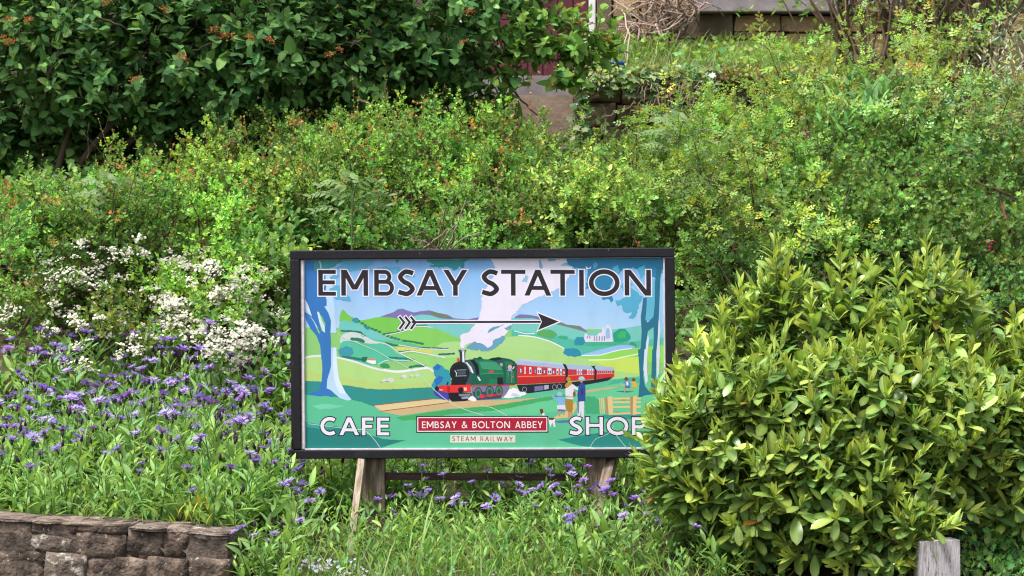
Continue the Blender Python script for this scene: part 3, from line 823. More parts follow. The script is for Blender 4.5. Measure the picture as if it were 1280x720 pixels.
    line(pr, (236, 234, 240), R(3, [(620, 112), (700, 122), (800, 110), (880, 98)]), 2.6, 10)
    for (x, y, r) in ((625, 175, 15), (662, 172, 20), (745, 150, 16), (790, 144, 9), (822, 143, 10)):
        pr.poly((214, 212, 216), jag(R(3, ell(x, y, r, r * .75, 12)), .3))
        pr.poly((120, 120, 130), R(3, [(x - r * 1.9, y + 10), (x - r * .5, y + 9), (x - r * .4, y + 12), (x - r * 1.8, y + 14)]))
    # shaded bank and foreground
    pr.poly(TURQ, R(3, [(120, 230), (1500, 230), (2320, 120), (2320, 640), (120, 640)]))
    pr.poly(DARKTQ, jag(R(3, [(120, 180), (260, 186), (380, 205), (520, 226), (640, 230), (890, 215), (960, 225), (1010, 300), (800, 330), (560, 332), (480, 305), (420, 292), (300, 275), (120, 262)]), .25))
    pr.poly((104, 200, 150), R(4, [(0, 360), (0, 330), (250, 300), (480, 260), (640, 225), (800, 190), (960, 150), (1090, 150), (1090, 380), (600, 330), (300, 380)]))
    pr.poly((72, 176, 150), jag(R(4, [(760, 195), (800, 165), (860, 155), (900, 150), (960, 155), (960, 180), (850, 180)]), .4))
    pr.poly((116, 206, 176), jag(R(3, [(180, 330), (280, 318), (380, 330), (330, 345), (220, 350)]), .4))
    # left tree
    pr.poly(BLUE, R(7, [(78, 98), (230, 98), (240, 200), (270, 300), (262, 430), (275, 470), (272, 520), (250, 520), (300, 600), (312, 660), (305, 760), (210, 760), (185, 700), (150, 640), (110, 600), (78, 520)]))
    pr.poly(BLUE, R(1, [(140, 440), (165, 450), (200, 500), (230, 570), (250, 560), (300, 560), (302, 625), (300, 725), (245, 725), (238, 640), (215, 580), (180, 540), (150, 480)]))
    pr.poly(BLUE, R(3, [(245, -20), (303, -20), (303, 90), (285, 160), (272, 210), (330, 245), (302, 278), (262, 262), (240, 275), (150, 262), (225, 238), (245, 180), (250, 110)]))
    pr.poly(PALE, R(7, [(268, 200), (330, 175), (325, 300), (330, 440), (350, 560), (358, 760), (308, 760), (312, 650), (290, 580), (255, 525), (275, 520)]))
    pr.poly(PALE, R(3, [(303, -20), (335, -20), (338, 60), (348, 150), (362, 215), (425, 292), (400, 298), (352, 282), (300, 236), (275, 225), (280, 170), (303, 95)]))
    pr.poly((214, 232, 250), R(3, [(318, -20), (335, -20), (340, 90), (350, 170), (395, 262), (350, 250), (322, 180), (312, 100)]))
    pr.poly((206, 224, 246), R(7, [(78, 455), (110, 520), (140, 615), (110, 590), (78, 530)]))
    pr.poly((120, 196, 96), R(7, [(190, 560), (235, 620), (262, 680), (255, 760), (225, 740), (205, 660)]))
    pr.poly((206, 224, 246), R(7, [(185, 570), (205, 575), (225, 640), (255, 700), (258, 760), (235, 740), (205, 660)]))
    pr.poly((62, 148, 160), jag(R(7, [(150, 98), (430, 98), (405, 125), (370, 140), (340, 165), (300, 180), (280, 215), (230, 235), (160, 200)]), .5))
    pr.poly(TEAL2, jag(R(1, [(375, 118), (565, 118), (545, 160), (490, 185), (400, 198), (360, 175), (330, 180), (370, 150)]), .6))
    pr.poly(TEAL2, jag(R(7, [(300, 255), (340, 235), (385, 240), (385, 265), (340, 285), (305, 275)]), .5))
    pr.poly(TEAL2, jag(R(7, [(295, 370), (350, 340), (420, 335), (430, 360), (500, 470), (440, 472), (350, 455), (320, 400)]), .6))
    pr.poly(TEAL2, jag(R(1, [(540, 190), (620, 165), (720, 170), (740, 195), (640, 215), (560, 215)]), .5))
    pr.poly((80, 160, 190), jag(R(1, [(700, 180), (800, 190), (810, 230), (760, 220)]), .5))
    line(pr, PALE, R(7, [(212, 115), (222, 150), (226, 190)]), 1.3)
    pr.poly((52, 146, 156), jag(R(1, [(690, 118), (715, 118), (712, 138), (700, 145)]), .4))
    pr.poly((52, 146, 156), jag(R(1, [(880, 118), (1140, 118), (1110, 135), (1100, 175), (1080, 160), (1050, 185), (1020, 165), (960, 170), (900, 160), (930, 145), (885, 135)]), .7))
    pr.poly((62, 150, 170), jag(R(3, [(340, 0), (390, -30), (430, -20), (440, 10), (420, 30), (370, 30)]), .6))
    # smoke
    sm = R(8, [(300, 60), (850, 60), (860, 120), (840, 190), (780, 260), (720, 290), (640, 325), (560, 360), (500, 400), (470, 440), (440, 470), (440, 520), (400, 590), (330, 620), (280, 660), (190, 640), (120, 660), (110, 690), (85, 685), (85, 600), (150, 570), (185, 520), (215, 470), (235, 390), (235, 330), (270, 270), (310, 200), (335, 130)])
    pr.poly((104, 160, 188), jag(smooth_closed(R(8, [(130, 690), (180, 640), (300, 610), (350, 590), (400, 610), (380, 640), (300, 700), (230, 700)]), 3), .7))
    pr.poly(WHITE, jag(sm, .7))
    pr.poly((104, 160, 188), jag(R(8, [(270, 580), (300, 545), (340, 535), (390, 520), (350, 545), (310, 560)]), .5))
    pr.poly((104, 160, 188), jag(R(8, [(390, 545), (440, 520), (440, 545), (410, 558)]), .5))
    pr.poly((150, 190, 222), jag(R(8, [(515, 225), (540, 175), (560, 190), (550, 225)]), .5))
    pr.poly((132, 178, 216), jag(R(8, [(630, 110), (640, 60), (660, 120), (645, 138)]), .5))
    pr.poly((132, 178, 226), R(8, [(690, 62), (760, 62), (740, 78), (700, 82)]))
    pr.poly((150, 190, 226), jag(R(8, [(780, 110), (830, 80), (850, 115)]), .5))
    pr.poly((150, 190, 236), jag(R(8, [(280, 200), (300, 170), (320, 180), (310, 200)]), .5))
    pr.poly((104, 160, 188), jag(R(8, [(180, 680), (240, 665), (280, 670), (330, 630), (370, 600), (385, 625), (320, 690), (240, 706)]), .6))
    pr.poly(WHITE, jag(smooth_closed(R(8, [(245, 650), (265, 620), (300, 625), (310, 655), (275, 680)]), 3), .5))
    # right tree
    pr.poly((46, 126, 172), jag(R(9, [(110, 50), (780, 50), (775, 130), (720, 200), (640, 150), (560, 120), (490, 130), (430, 200), (410, 250), (380, 280), (300, 270), (300, 200), (270, 190), (260, 260), (235, 270), (250, 160), (240, 125), (160, 125), (108, 100)]), .7))
    pr.poly((50, 128, 176), jag(R(9, [(340, 318), (420, 318), (428, 350), (410, 365), (395, 340), (350, 345)]), .5))
    pr.poly((84, 170, 208), jag(R(9, [(440, 350), (500, 330), (540, 260), (600, 300), (630, 330), (600, 380), (590, 440), (560, 480), (530, 470), (550, 430), (500, 430), (480, 380), (445, 390)]), .7))
    pr.poly((84, 170, 208), jag(R(9, [(285, 100), (310, 85), (320, 110), (295, 130)]), .4))
    pr.poly((84, 170, 208), jag(R(9, [(420, 120), (455, 100), (470, 150), (440, 180)]), .5))
    pr.poly((84, 170, 208), jag(R(9, [(590, 130), (640, 100), (650, 160), (620, 200)]), .5))
    pr.poly((84, 170, 208), jag(R(9, [(470, 250), (530, 200), (560, 240), (500, 290)]), .5))
    pr.poly((230, 228, 246), jag(R(9, [(235, 112), (255, 125), (275, 110), (270, 130), (240, 135)]), .3))
    pr.poly((96, 178, 212), R(9, [(650, 330), (690, 300), (700, 200), (740, 190), (730, 400), (690, 480), (650, 490)]))
    pr.poly((40, 112, 140), R(9, [(725, 110), (760, 115), (748, 200), (742, 340), (735, 480), (728, 610), (715, 730), (690, 730), (700, 640), (700, 530), (660, 560), (648, 640), (640, 730), (590, 730), (612, 670), (618, 560), (612, 460), (622, 400), (630, 330), (655, 325), (652, 400), (645, 480), (660, 500), (700, 460), (708, 380), (712, 220)]))
    pr.poly((212, 222, 244), R(9, [(735, 480), (748, 500), (740, 640), (745, 740), (715, 740), (728, 610)]))
    pr.poly((212, 222, 244), R(9, [(648, 640), (662, 580), (668, 620), (655, 740), (640, 740)]))
    pr.poly((150, 196, 236), R(9, [(752, 200), (775, 140), (790, 140), (790, 500), (748, 600), (742, 480)]))
    pr.poly((40, 112, 140), R(4, [(945, -20), (982, -20), (985, 60), (975, 140), (985, 200), (1010, 235), (1050, 230), (1040, 250), (990, 255), (945, 272), (955, 160), (950, 60)]))
    pr.poly((212, 222, 244), R(4, [(984, -20), (1000, -20), (998, 90), (1002, 170), (990, 190), (976, 100)]))
    pr.poly((40, 112, 140), R(4, [(1030, -20), (1055, -20), (1050, 150), (1070, 220), (1020, 225)]))
    pr.poly((212, 222, 244), R(4, [(1056, -20), (1075, -20), (1070, 120), (1055, 160)]))
    # track
    tan = (224, 200, 152)
    pr.poly((206, 176, 132), R(3, [(560, 328), (900, 285), (1300, 292), (1700, 265), (2000, 215), (2080, 180), (2160, 162), (2050, 200), (1850, 225), (1650, 270), (1450, 312), (1248, 326), (1000, 345), (720, 386), (600, 362)]))
    pr.poly(tan, R(3, [(560, 328), (900, 290), (985, 288), (1015, 304), (610, 358)]))
    line(pr, (150, 84, 72), R(3, [(555, 326), (760, 302), (910, 285)]), .9)
    line(pr, (150, 84, 72), R(3, [(600, 361), (820, 332), (1010, 306)]), .9)
    pr.poly((70, 168, 100), jag(R(3, [(690, 396), (800, 380), (1000, 350), (1248, 328), (1420, 300), (1600, 268), (1730, 250), (1730, 268), (1520, 306), (1300, 352), (1000, 378), (800, 412), (730, 415)]), .35))
    # dark foreground shapes
    pr.poly((36, 128, 124), jag(R(3, [(120, 432), (200, 448), (330, 452), (480, 490), (620, 528), (750, 535), (660, 560), (600, 580), (520, 620), (120, 620)]), .25))
    pr.poly((56, 158, 150), jag(R(3, [(120, 425), (230, 440), (330, 470), (230, 470), (120, 452)]), .3))
    pr.poly((40, 136, 130), R(4, [(462, 526), (600, 500), (740, 478), (880, 468), (1090, 478), (1090, 640), (700, 575), (600, 562), (520, 542)]))
    pr.poly((66, 170, 120), jag(R(4, [(620, 290), (640, 265), (690, 268), (715, 290), (715, 370), (630, 370)]), .4))
    pr.poly((52, 152, 140), jag(R(4, [(700, 380), (800, 372), (960, 370), (960, 400), (700, 400)]), .4))

def train(pr):
    dk = (20, 26, 34); gr = (28, 120, 84); gr2 = (20, 92, 70); red = (226, 48, 50); car = (206, 44, 48); st = (238, 236, 246)
    p5 = lambda c, P, j=0, s=0: pr.poly(c, jag(R(5, P), j) if j else (smooth_closed(R(5, P), s) if s else R(5, P)))
    p6 = lambda c, P, j=0, s=0: pr.poly(c, jag(R(6, P), j) if j else (smooth_closed(R(6, P), s) if s else R(6, P)))
    p5((48, 150, 172), [(-10, 500), (20, 440), (40, 420), (12, 380), (10, 320), (50, 285), (100, 300), (120, 330), (165, 350), (185, 400), (190, 490), (80, 500), (20, 580)], .5)
    p5((40, 110, 190), [(10, 330), (50, 285), (90, 300), (70, 340), (40, 350)], .4)
    p5((40, 110, 190), [(20, 450), (70, 400), (120, 420), (90, 470), (40, 500)], .4)
    p5((66, 68, 170), [(5, 560), (60, 545), (160, 575), (170, 655), (100, 640), (30, 600)])
    # coaches
    p6((168, 184, 218), [(30, 140), (100, 124), (260, 140), (410, 157), (440, 178), (445, 208), (240, 190), (40, 172)])
    p6((186, 200, 228), [(30, 132), (100, 124), (410, 157), (425, 170), (200, 150)])
    p6(car, [(44, 172), (240, 188), (440, 206), (437, 312), (240, 322), (34, 332)])
    p6((188, 34, 42), [(42, 280), (438, 262), (437, 312), (34, 332)])
    line(pr, (240, 170, 80), R(6, [(44, 266), (240, 262), (438, 256)]), .6)
    line(pr, (236, 110, 60), R(6, [(44, 170), (240, 187), (440, 205)]), .5)
    for i, x in enumerate((62, 100, 140, 183, 205, 222, 255, 290, 305, 330, 362, 390, 415)):
        y0 = 184 + (x - 60) * .055; w = 17 if i not in (1, 3) else 11
        p6((225, 222, 240) if i % 3 else (92, 92, 130), [(x, y0), (x + w, y0 + 1), (x + w, y0 + 62 - x * .04), (x, y0 + 62 - x * .04)])
        p6((70, 74, 110) if i % 3 else (216, 214, 236), [(x + 4, y0 + 18), (x + w - 4, y0 + 20), (x + w - 3, y0 + 50 - x * .03), (x + 4, y0 + 52 - x * .03)])
    p6((168, 184, 218), [(440, 165), (520, 168), (650, 178), (680, 210), (455, 205)])
    p6(car, [(455, 204), (682, 212), (677, 284), (452, 302)])
    line(pr, (240, 170, 80), R(6, [(455, 256), (678, 244)]), .5)
    for i, x in enumerate((490, 528, 545, 560, 577, 612, 632, 650)):
        p6((225, 222, 240) if i % 4 else (96, 96, 134), [(x, 206), (x + 11, 206), (x + 10, 248), (x, 249)])
        p6((84, 84, 126), [(x + 4, 218), (x + 9, 218), (x + 8, 240), (x + 4, 241)])
    p6((168, 184, 218), [(668, 178), (740, 180), (830, 188), (832, 214), (690, 212)])
    p6(car, [(688, 212), (832, 213), (830, 264), (686, 284)])
    line(pr, (240, 170, 80), R(6, [(688, 243), (830, 236)]), .45)
    for i, x in enumerate(range(698, 826, 16)):
        p6((208, 206, 232), [(x, 211), (x + 8, 211), (x + 8, 241 - i), (x, 242 - i)])
        p6((74, 78, 118), [(x + 3, 215), (x + 8, 215), (x + 8, 238 - i), (x + 3, 239 - i)])
    p6((30, 30, 44), [(412, 156), (440, 168), (456, 205), (452, 310), (434, 314), (436, 210)])
    p6((30, 30, 44), [(642, 172), (655, 178), (680, 172), (672, 186), (690, 215), (684, 290), (668, 292), (674, 212)])
    p6((34, 34, 48), [(36, 336), (240, 326), (436, 314), (560, 300), (680, 288), (790, 268), (820, 268), (780, 296), (680, 316), (436, 362), (130, 404), (60, 385)])
    p6((112, 114, 154), [(182, 348), (255, 340), (255, 376), (182, 388)])
    p6((170, 172, 204), [(262, 338), (298, 334), (298, 366), (262, 374)])
    for x, y in ((100, 372), (345, 352), (385, 346)):
        pr.group((170, 170, 190), strip(np.array(R(6, ell(x, y, 17, 20, 14))), .5, True))
    # engine: cab, tank, boiler
    p5(gr2, [(540, 245), (600, 222), (660, 213), (760, 228), (820, 250), (852, 290), (852, 482), (712, 492), (700, 380), (690, 300), (640, 262)])
    p5((14, 40, 44), [(540, 245), (600, 222), (660, 213), (700, 218), (690, 240), (640, 245), (700, 290), (718, 400), (712, 492), (696, 492), (690, 300), (640, 262)])
    p5((40, 76, 86), [(690, 218), (790, 236), (835, 268), (855, 320), (848, 330), (815, 280), (780, 252), (720, 238)])
    p5(gr, [(728, 250), (800, 262), (822, 300), (824, 470), (742, 476), (738, 330)])
    p5((34, 44, 58), [(752, 290), (822, 288), (824, 352), (752, 356)])
    p5((214, 168, 176), ell(778, 312, 22, 24, 12)); p5((150, 160, 200), [(750, 350), (762, 330), (800, 335), (806, 356)]); p5((222, 190, 190), [(800, 330), (816, 302), (826, 310), (812, 335)])
    p5((64, 150, 104), [(760, 362), (800, 362), (798, 466), (764, 470)]); p5((60, 88, 92), [(770, 356), (790, 356), (786, 468), (762, 470)])
    p5((226, 60, 50), ell(808, 410, 8, 9, 8))
    p5(gr, [(395, 250), (470, 232), (560, 236), (650, 258), (700, 300), (716, 380), (710, 488), (470, 490), (440, 300)])
    p5((60, 150, 112), [(470, 262), (560, 258), (640, 268), (690, 320), (696, 342), (560, 336), (500, 330)])
    p5((24, 104, 78), [(500, 380), (700, 376), (712, 420), (650, 430), (580, 430), (560, 490), (470, 490), (470, 390)])
    p5(dk, [(650, 420), (705, 412), (712, 488), (652, 488)])
    p5((44, 86, 88), [(330, 246), (390, 236), (440, 262), (474, 330), (480, 420), (470, 490), (380, 492), (335, 480)])
    p5(dk, [(380, 240), (420, 240), (462, 290), (470, 350), (468, 400), (440, 400), (430, 320), (400, 270)])
    p5(gr2, [(400, 390), (470, 390), (490, 440), (480, 488), (384, 488)])
    p5((220, 226, 230), [(448, 408), (470, 412), (488, 450), (470, 450)])
    p5((224, 60, 48), ell(592, 358, 26, 11, 14))
    line(pr, (96, 176, 136), R(5, [(480, 385), (560, 378), (700, 376)]), .4)
    p5((70, 84, 96), ell(693, 288, 21, 24, 16)); p5((150, 166, 170), ell(693, 288, 15, 18, 14))
    p5((30, 76, 70), [(400, 240), (420, 222), (460, 224), (465, 210), (492, 210), (500, 225), (520, 236)])
    p5(dk, ell(275, 368, 100, 106, 32)); p5((42, 50, 60), ell(272, 370, 84, 92, 30)); p5((20, 25, 32), ell(270, 371, 78, 86, 30))
    p5((232, 232, 240), [(330, 262), (352, 268), (395, 318), (416, 372), (404, 378), (376, 330), (345, 292)])
    p5((130, 138, 150), [(316, 262), (334, 262), (384, 330), (394, 372), (378, 360), (352, 300)])
    p5((120, 132, 146), [(246, 342), (342, 336), (342, 346), (248, 352)]); p5((120, 132, 146), [(248, 400), (344, 394), (344, 406), (250, 410)])
    p5((200, 206, 212), [(228, 346), (250, 374), (242, 412), (236, 410), (240, 376), (222, 350)]); p5((70, 80, 92), [(256, 360), (336, 356), (336, 388), (258, 392)])
    p5((44, 54, 78), [(274, 156), (332, 156), (330, 240), (344, 262), (262, 262), (280, 240)])
    p5((232, 234, 244), [(302, 156), (320, 156), (324, 262), (304, 262)]); p5((110, 122, 150), [(320, 156), (330, 156), (330, 258), (324, 258)])
    p5((70, 80, 110), [(264, 140), (342, 140), (340, 160), (266, 160)]); p5((170, 178, 204), [(296, 140), (326, 140), (326, 160), (298, 160)])
    p5((214, 70, 60), [(248, 228), (272, 222), (278, 258), (252, 264)])
    p5(dk, [(190, 440), (350, 440), (384, 490), (350, 500), (190, 500)])
    p5((70, 76, 90), [(340, 462), (384, 450), (384, 500), (340, 496)])
    # frames, wheels
    p5((128, 116, 156), [(392, 505), (770, 496), (770, 575), (690, 630), (430, 650), (395, 600)])
    p5((70, 66, 100), [(400, 560), (690, 560), (690, 625), (430, 645)])
    for cx, cy, rx, ry in ((460, 578, 40, 64), (575, 562, 44, 62), (668, 552, 38, 58)):
        p5((40, 70, 72), ell(cx, cy, rx, ry, 22)); p5((70, 128, 106), ell(cx, cy, rx * .8, ry * .8, 20)); p5((44, 88, 78), ell(cx, cy, rx * .45, ry * .45, 14))
    line(pr, (214, 40, 54), R(5, [(490, 606), (590, 598), (690, 582)]), 1.6); p5((230, 44, 58), ell(497, 606, 22, 20, 12)); p5((230, 44, 58), ell(590, 597, 14, 14, 10))
    line(pr, (178, 44, 60), R(5, [(385, 502), (600, 496), (830, 488)]), 1.3)
    # buffer beam
    p5(dk, [(158, 565), (250, 565), (392, 575), (395, 640), (330, 655), (200, 662), (165, 630)])
    p5((120, 128, 150), [(262, 585), (380, 578), (386, 600), (330, 614), (270, 606)]); p5((150, 156, 176), [(285, 620), (370, 608), (360, 630), (300, 636)])
    p5(red, [(64, 500), (385, 490), (386, 566), (150, 572), (66, 550)]); p5((170, 30, 40), [(150, 510), (178, 510), (178, 560), (150, 566)])
    p5((240, 190, 160), [(70, 538), (104, 540), (104, 552), (72, 548)]); p5((240, 190, 160), [(315, 520), (345, 518), (345, 550), (316, 552)])
    p5(dk, ell(46, 533, 20, 28, 14)); p5(dk, ell(286, 545, 29, 30, 16)); p5(dk, [(140, 490), (158, 455), (164, 470), (150, 500)])
    # steam
    p5(st, [(690, 622), (740, 590), (770, 540), (810, 520), (850, 530), (880, 560), (930, 565), (944, 582), (900, 600), (840, 612), (760, 622)], .5)
    p5((206, 206, 230), [(780, 600), (800, 570), (850, 580), (880, 598), (820, 610)], .4)
    p5(st, [(358, 642), (380, 610), (410, 605), (430, 625), (446, 650), (400, 656)], .4)

def figures(pr):
    p6 = lambda c, P, j=0: pr.poly(c, jag(R(6, P), j) if j else R(6, P))
    skin = (196, 140, 120)
    p6((84, 120, 160), [(330, 632), (420, 622), (520, 618), (560, 625), (480, 640), (380, 645)])
    p6((210, 190, 130), [(330, 610), (360, 585), (430, 560), (520, 470), (528, 520), (480, 590), (380, 615)], .4)
    # woman
    p6(skin, [(452, 540), (472, 545), (470, 600), (456, 604)]); p6(skin, [(474, 540), (490, 540), (486, 590), (474, 596)])
    p6((166, 130, 52), [(432, 448), (492, 454), (494, 535), (480, 562), (444, 545), (426, 500)])
    p6((226, 222, 232), [(438, 345), (470, 325), (500, 330), (536, 358), (540, 376), (502, 366), (496, 452), (438, 444), (432, 390)])
    p6((184, 140, 60), [(428, 340), (440, 318), (480, 305), (492, 322), (458, 352), (440, 360)]); p6((184, 140, 60), [(440, 296), (446, 270), (464, 264), (482, 290), (478, 302)])
    p6((126, 86, 60), ell(506, 408, 12, 24, 10)); p6((170, 165, 180), [(440, 420), (470, 428), (496, 424), (496, 436), (440, 434)])
    # man
    p6((222, 220, 234), [(534, 464), (586, 466), (584, 560), (580, 612), (562, 612), (560, 540), (548, 600), (530, 592)])
    p6((110, 130, 160), [(528, 462), (546, 470), (544, 560), (534, 580)])
    p6((46, 74, 152), [(544, 335), (566, 312), (594, 328), (598, 380), (596, 464), (536, 470), (530, 410)]); p6((30, 50, 110), [(562, 380), (575, 350), (580, 400), (566, 420)])
    p6(skin, ell(566, 300, 13, 14, 10)); p6((168, 200, 236), [(540, 280), (552, 264), (576, 262), (592, 278), (592, 292), (544, 292)])
    # child
    p6(skin, [(382, 535), (392, 540), (388, 590), (378, 590)]); p6(skin, [(412, 535), (422, 538), (428, 580), (418, 584)]); p6((110, 100, 150), [(370, 532), (430, 534), (426, 550), (372, 548)])
    p6((218, 220, 238), [(366, 500), (430, 494), (438, 536), (364, 532)])
    p6((128, 180, 232), [(320, 408), (336, 414), (350, 438), (380, 432), (424, 432), (432, 490), (380, 500), (374, 470), (345, 456), (330, 440)])
    p6((150, 190, 232), [(362, 400), (385, 388), (412, 402), (406, 424), (368, 422)])
    # dog
    p6((232, 230, 236), [(240, 560), (262, 566), (262, 585), (240, 582)]); p6((110, 60, 44), [(224, 532), (248, 530), (254, 560), (238, 575), (226, 560)])
    p6((232, 230, 236), [(292, 600), (350, 612), (344, 640), (352, 680), (338, 676), (326, 640), (310, 680), (298, 640)]); p6((110, 60, 44), [(294, 602), (350, 604), (330, 622), (300, 620)])
    # children beyond
    p6((70, 110, 150), [(838, 384), (920, 378), (1000, 384), (930, 394)])
    p6(skin, [(915, 350), (930, 352), (918, 392), (910, 390)]); p6(skin, [(948, 350), (958, 352), (966, 372), (956, 374)]); p6((80, 90, 130), [(922, 336), (962, 336), (960, 354), (918, 354)])
    p6((90, 140, 200), [(900, 318), (918, 302), (956, 304), (972, 330), (958, 326), (958, 342), (922, 342), (918, 318)]); p6((230, 230, 240), [(928, 304), (946, 304), (946, 334), (932, 334)])
    p6((120, 70, 56), ell(930, 282, 16, 16, 12))
    p6(skin, [(985, 345), (996, 348), (990, 366), (982, 364)]); p6((226, 176, 60), [(978, 308), (1004, 304), (1018, 330), (1014, 352), (976, 350), (984, 326)]); p6((120, 70, 56), ell(990, 288, 15, 14, 12))
    # fence
    tan = (226, 196, 140); sh = (176, 142, 100)
    for a, b in ((708, 716), (724, 732), (738, 748)): p6(tan, [(a, 442), (b, 436), (b + 4, 568), (a + 6, 572)])
    p6(sh, [(752, 440), (775, 430), (782, 572), (765, 570)]); p6(tan, [(775, 432), (815, 422), (822, 576), (786, 578)])
    for y0, y1 in ((436, 432), (466, 462), (505, 500), (560, 552)): p6(tan, [(820, y0), (1046, y1), (1046, y1 + 16), (820, y0 + 15)])
    p6(sh, [(960, 430), (990, 420), (985, 572), (962, 574)]); p6(tan, [(985, 424), (1012, 416), (1010, 574), (980, 575)])
    p6(sh, [(880, 450), (900, 448), (940, 452), (900, 462)]); p6(sh, [(840, 548), (880, 552), (850, 560)])

def build_sign():
    base = (SIGN_C[0], 0.03, float(ground_z(SIGN_C[0], 0.0)))
    root = empty("station_sign", base)
    tag(root, "painted railway station sign in a black frame on two wooden posts", "sign")
    toW = Matrix.Translation(-Vector(base)) @ SIGN_M
    def board(name, x, y, z, w, d, h, mat, bevel=.003):
        o = link(name, box_mesh(name, w, d, h, mat, bevel), root)
        o.matrix_basis = toW @ Matrix.Translation((x, y, z)); return o
    rw = .044
    board("back_panel", 0, .019, 0, SW - .02, .03, SH - .02, M["frame_black"])
    # frame rails: top and bottom run the full width, the sides butt between them
    board("frame_rail", 0, .008, SH / 2 - .020, SW, .06, .040, M["frame_black"], .004)
    board("frame_rail", 0, .008, -SH / 2 + .019, SW, .06, .038, M["frame_black"], .004)
    board("frame_rail", -SW / 2 + .021, .008, .001, .042, .059, SH - .080, M["frame_black"], .004)
    board("frame_rail", SW / 2 - .021, .008, .001, .042, .059, SH - .080, M["frame_black"], .004)
    # pale liner strips inside the frame
    board("liner_strip", -SW / 2 + .053, -.004, 0, .011, .016, SH - .086, M["liner"], .001)
    board("liner_strip", SW / 2 - .046, -.003, 0, .007, .014, SH - .086, M["liner"], .001)
    board("liner_strip", 0, -.004, -SH / 2 + .041, SW - .118, .016, .007, M["liner"], .001)
    board("liner_strip", 0, -.002, SH / 2 - .042, SW - .118, .010, .003, M["liner"], .001)
    panel = board("printed_panel", 0, .0015, 0, SW - .084, .003, SH - .078, M["liner"], 0)
    def par(o):
        o.parent = root; return o
    pr = Print(); art(pr); par(pr.build("printed_landscape", root, base, M["ink"]))["label"] = "printed landscape of green hills, blue trees and white smoke"
    pr = Print(); train(pr); par(pr.build("printed_train", root, base, M["ink"]))["label"] = "printed green steam engine pulling red coaches"
    pr = Print(); figures(pr); par(pr.build("printed_figures", root, base, M["ink"]))["label"] = "printed walkers, dog and wooden fence"
    K, W, G = (42, 38, 46), (238, 232, 248), (232, 228, 246)
    t1 = lambda u: 339.0 - (u - 400) * .0063; b1 = lambda u: 371.2 - (u - 400) * .0063
    L1 = [('E', 397.6, 419.8), ('M', 426.5, 460.3), ('B', 468, 493.2), ('S', 497.4, 519), ('A', 521, 555), ('Y', 554.6, 585), ('S', 602.2, 624.4), ('T', 627, 657.3), ('A', 656, 689.6), ('T', 688.6, 718.8), ('I', 724, 730.4), ('O', 736.4, 774.6), ('N', 780.8, 813.5)]
    def letters(spec, t, b_, w, edge, grow, face, label):
        e = empty("lettering", (0, 0, 0)); e.parent = root; e["label"] = label
        ps = [Print() for _ in spec]
        for p, (c, a, b) in zip(ps, spec): put_glyph(p, c, a, b, t, b_, w, edge, grow)
        for p, (c, a, b) in zip(ps, spec): put_glyph(p, c, a, b, t, b_, w, face)
        for p in ps: p.build("letter", e, base, M["ink"])
    letters(L1, t1, b1, 5.8, W, 1.35, K, "black lettering EMBSAY STATION edged in white")
    pr = Print()
    sh = lambda dw, e: strip([(515 - e, 403.5), (676 + e, 402.2)], 2.6 + dw)
    fl = [R(10, [(427, 120), (470, 172), (427, 232)]), R(10, [(478, 120), (521, 172), (478, 232)]), R(10, [(529, 120), (572, 172), (529, 232)])]
    hd = np.array([(698.5, 401.8), (672.6, 391.4), (677.6, 402.1), (672.6, 412.6)])
    for q in sh(2.3, 0): pr.poly(W, q)
    for f in fl:
        f = np.array(f); f2 = f.copy(); f2[0] += (f[0] - f[1]) * .13; f2[2] += (f[2] - f[1]) * .13
        pr.group(W, strip(f2, 4.9))
    c = np.array((681, 402.1))
    pr.poly(W, [(702.5, 401.8), (670.4, 389.0), (676.6, 402.1), (670.4, 415.0)])
    for q in sh(0, 0): pr.poly(K, q)
    for f in fl:
        pr.group(K, strip(np.array(f), 2.7))
    pr.poly(K, hd)
    o = pr.build("arrow", root, base, M["ink"]); o["label"] = "black arrow pointing right, edged in white"
    pr = Print()
    t2 = lambda u: 523.2; b2 = lambda u: 545.2
    L2 = [('C', 399.2, 420.2), ('A', 423, 447.6), ('F', 451.4, 465.4), ('E', 470.4, 485.6)]
    letters(L2, t2, b2, 4.3, K, 1.3, G, "white lettering CAFE edged in black")
    pr = Print()
    t3 = lambda u: 520.9; b3 = lambda u: 543.0
    L3 = [('S', 711, 727.2), ('H', 731.4, 752.8), ('O', 757.4, 784.2), ('P', 788.6, 806)]
    letters(L3, t3, b3, 4.3, K, 1.3, G, "white lettering SHOP edged in black")
    pr = Print()
    def rect(c, a, b, e): pr.poly(c, [(519.6 + e, 520.9 + e), (684.8 - e, 519.8 + e), (684.8 - e, 540.7 - e), (519.6 + e, 541.9 - e)])
    rect((34, 24, 30), 0, 0, 0); rect((236, 226, 232), 0, 0, 1.3); rect((172, 26, 52), 0, 0, 2.5)
    put_text(pr, "EMBSAY & BOLTON ABBEY", 526.8, 677.6, lambda u: 527.7 - (u - 527) * .0066, lambda u: 536.0 - (u - 527) * .0066, 1.2, (244, 236, 242))
    o = pr.build("name_plate", root, base, M["ink"]); o["label"] = "dark red plate lettered EMBSAY & BOLTON ABBEY"
    pr = Print()
    pr.poly((226, 218, 206), [(562, 544.4), (643.4, 544.0), (643.4, 553.2), (562, 553.8)])
    put_text(pr, "STEAM RAILWAY", 564.6, 640.4, lambda u: 546.0, lambda u: 552.0, .85, (96, 78, 84), gap=.26)
    o = pr.build("name_plate", root, base, M["ink"]); o["label"] = "cream plate lettered STEAM RAILWAY"
    # hairline cracks in the face
    pr = Print()
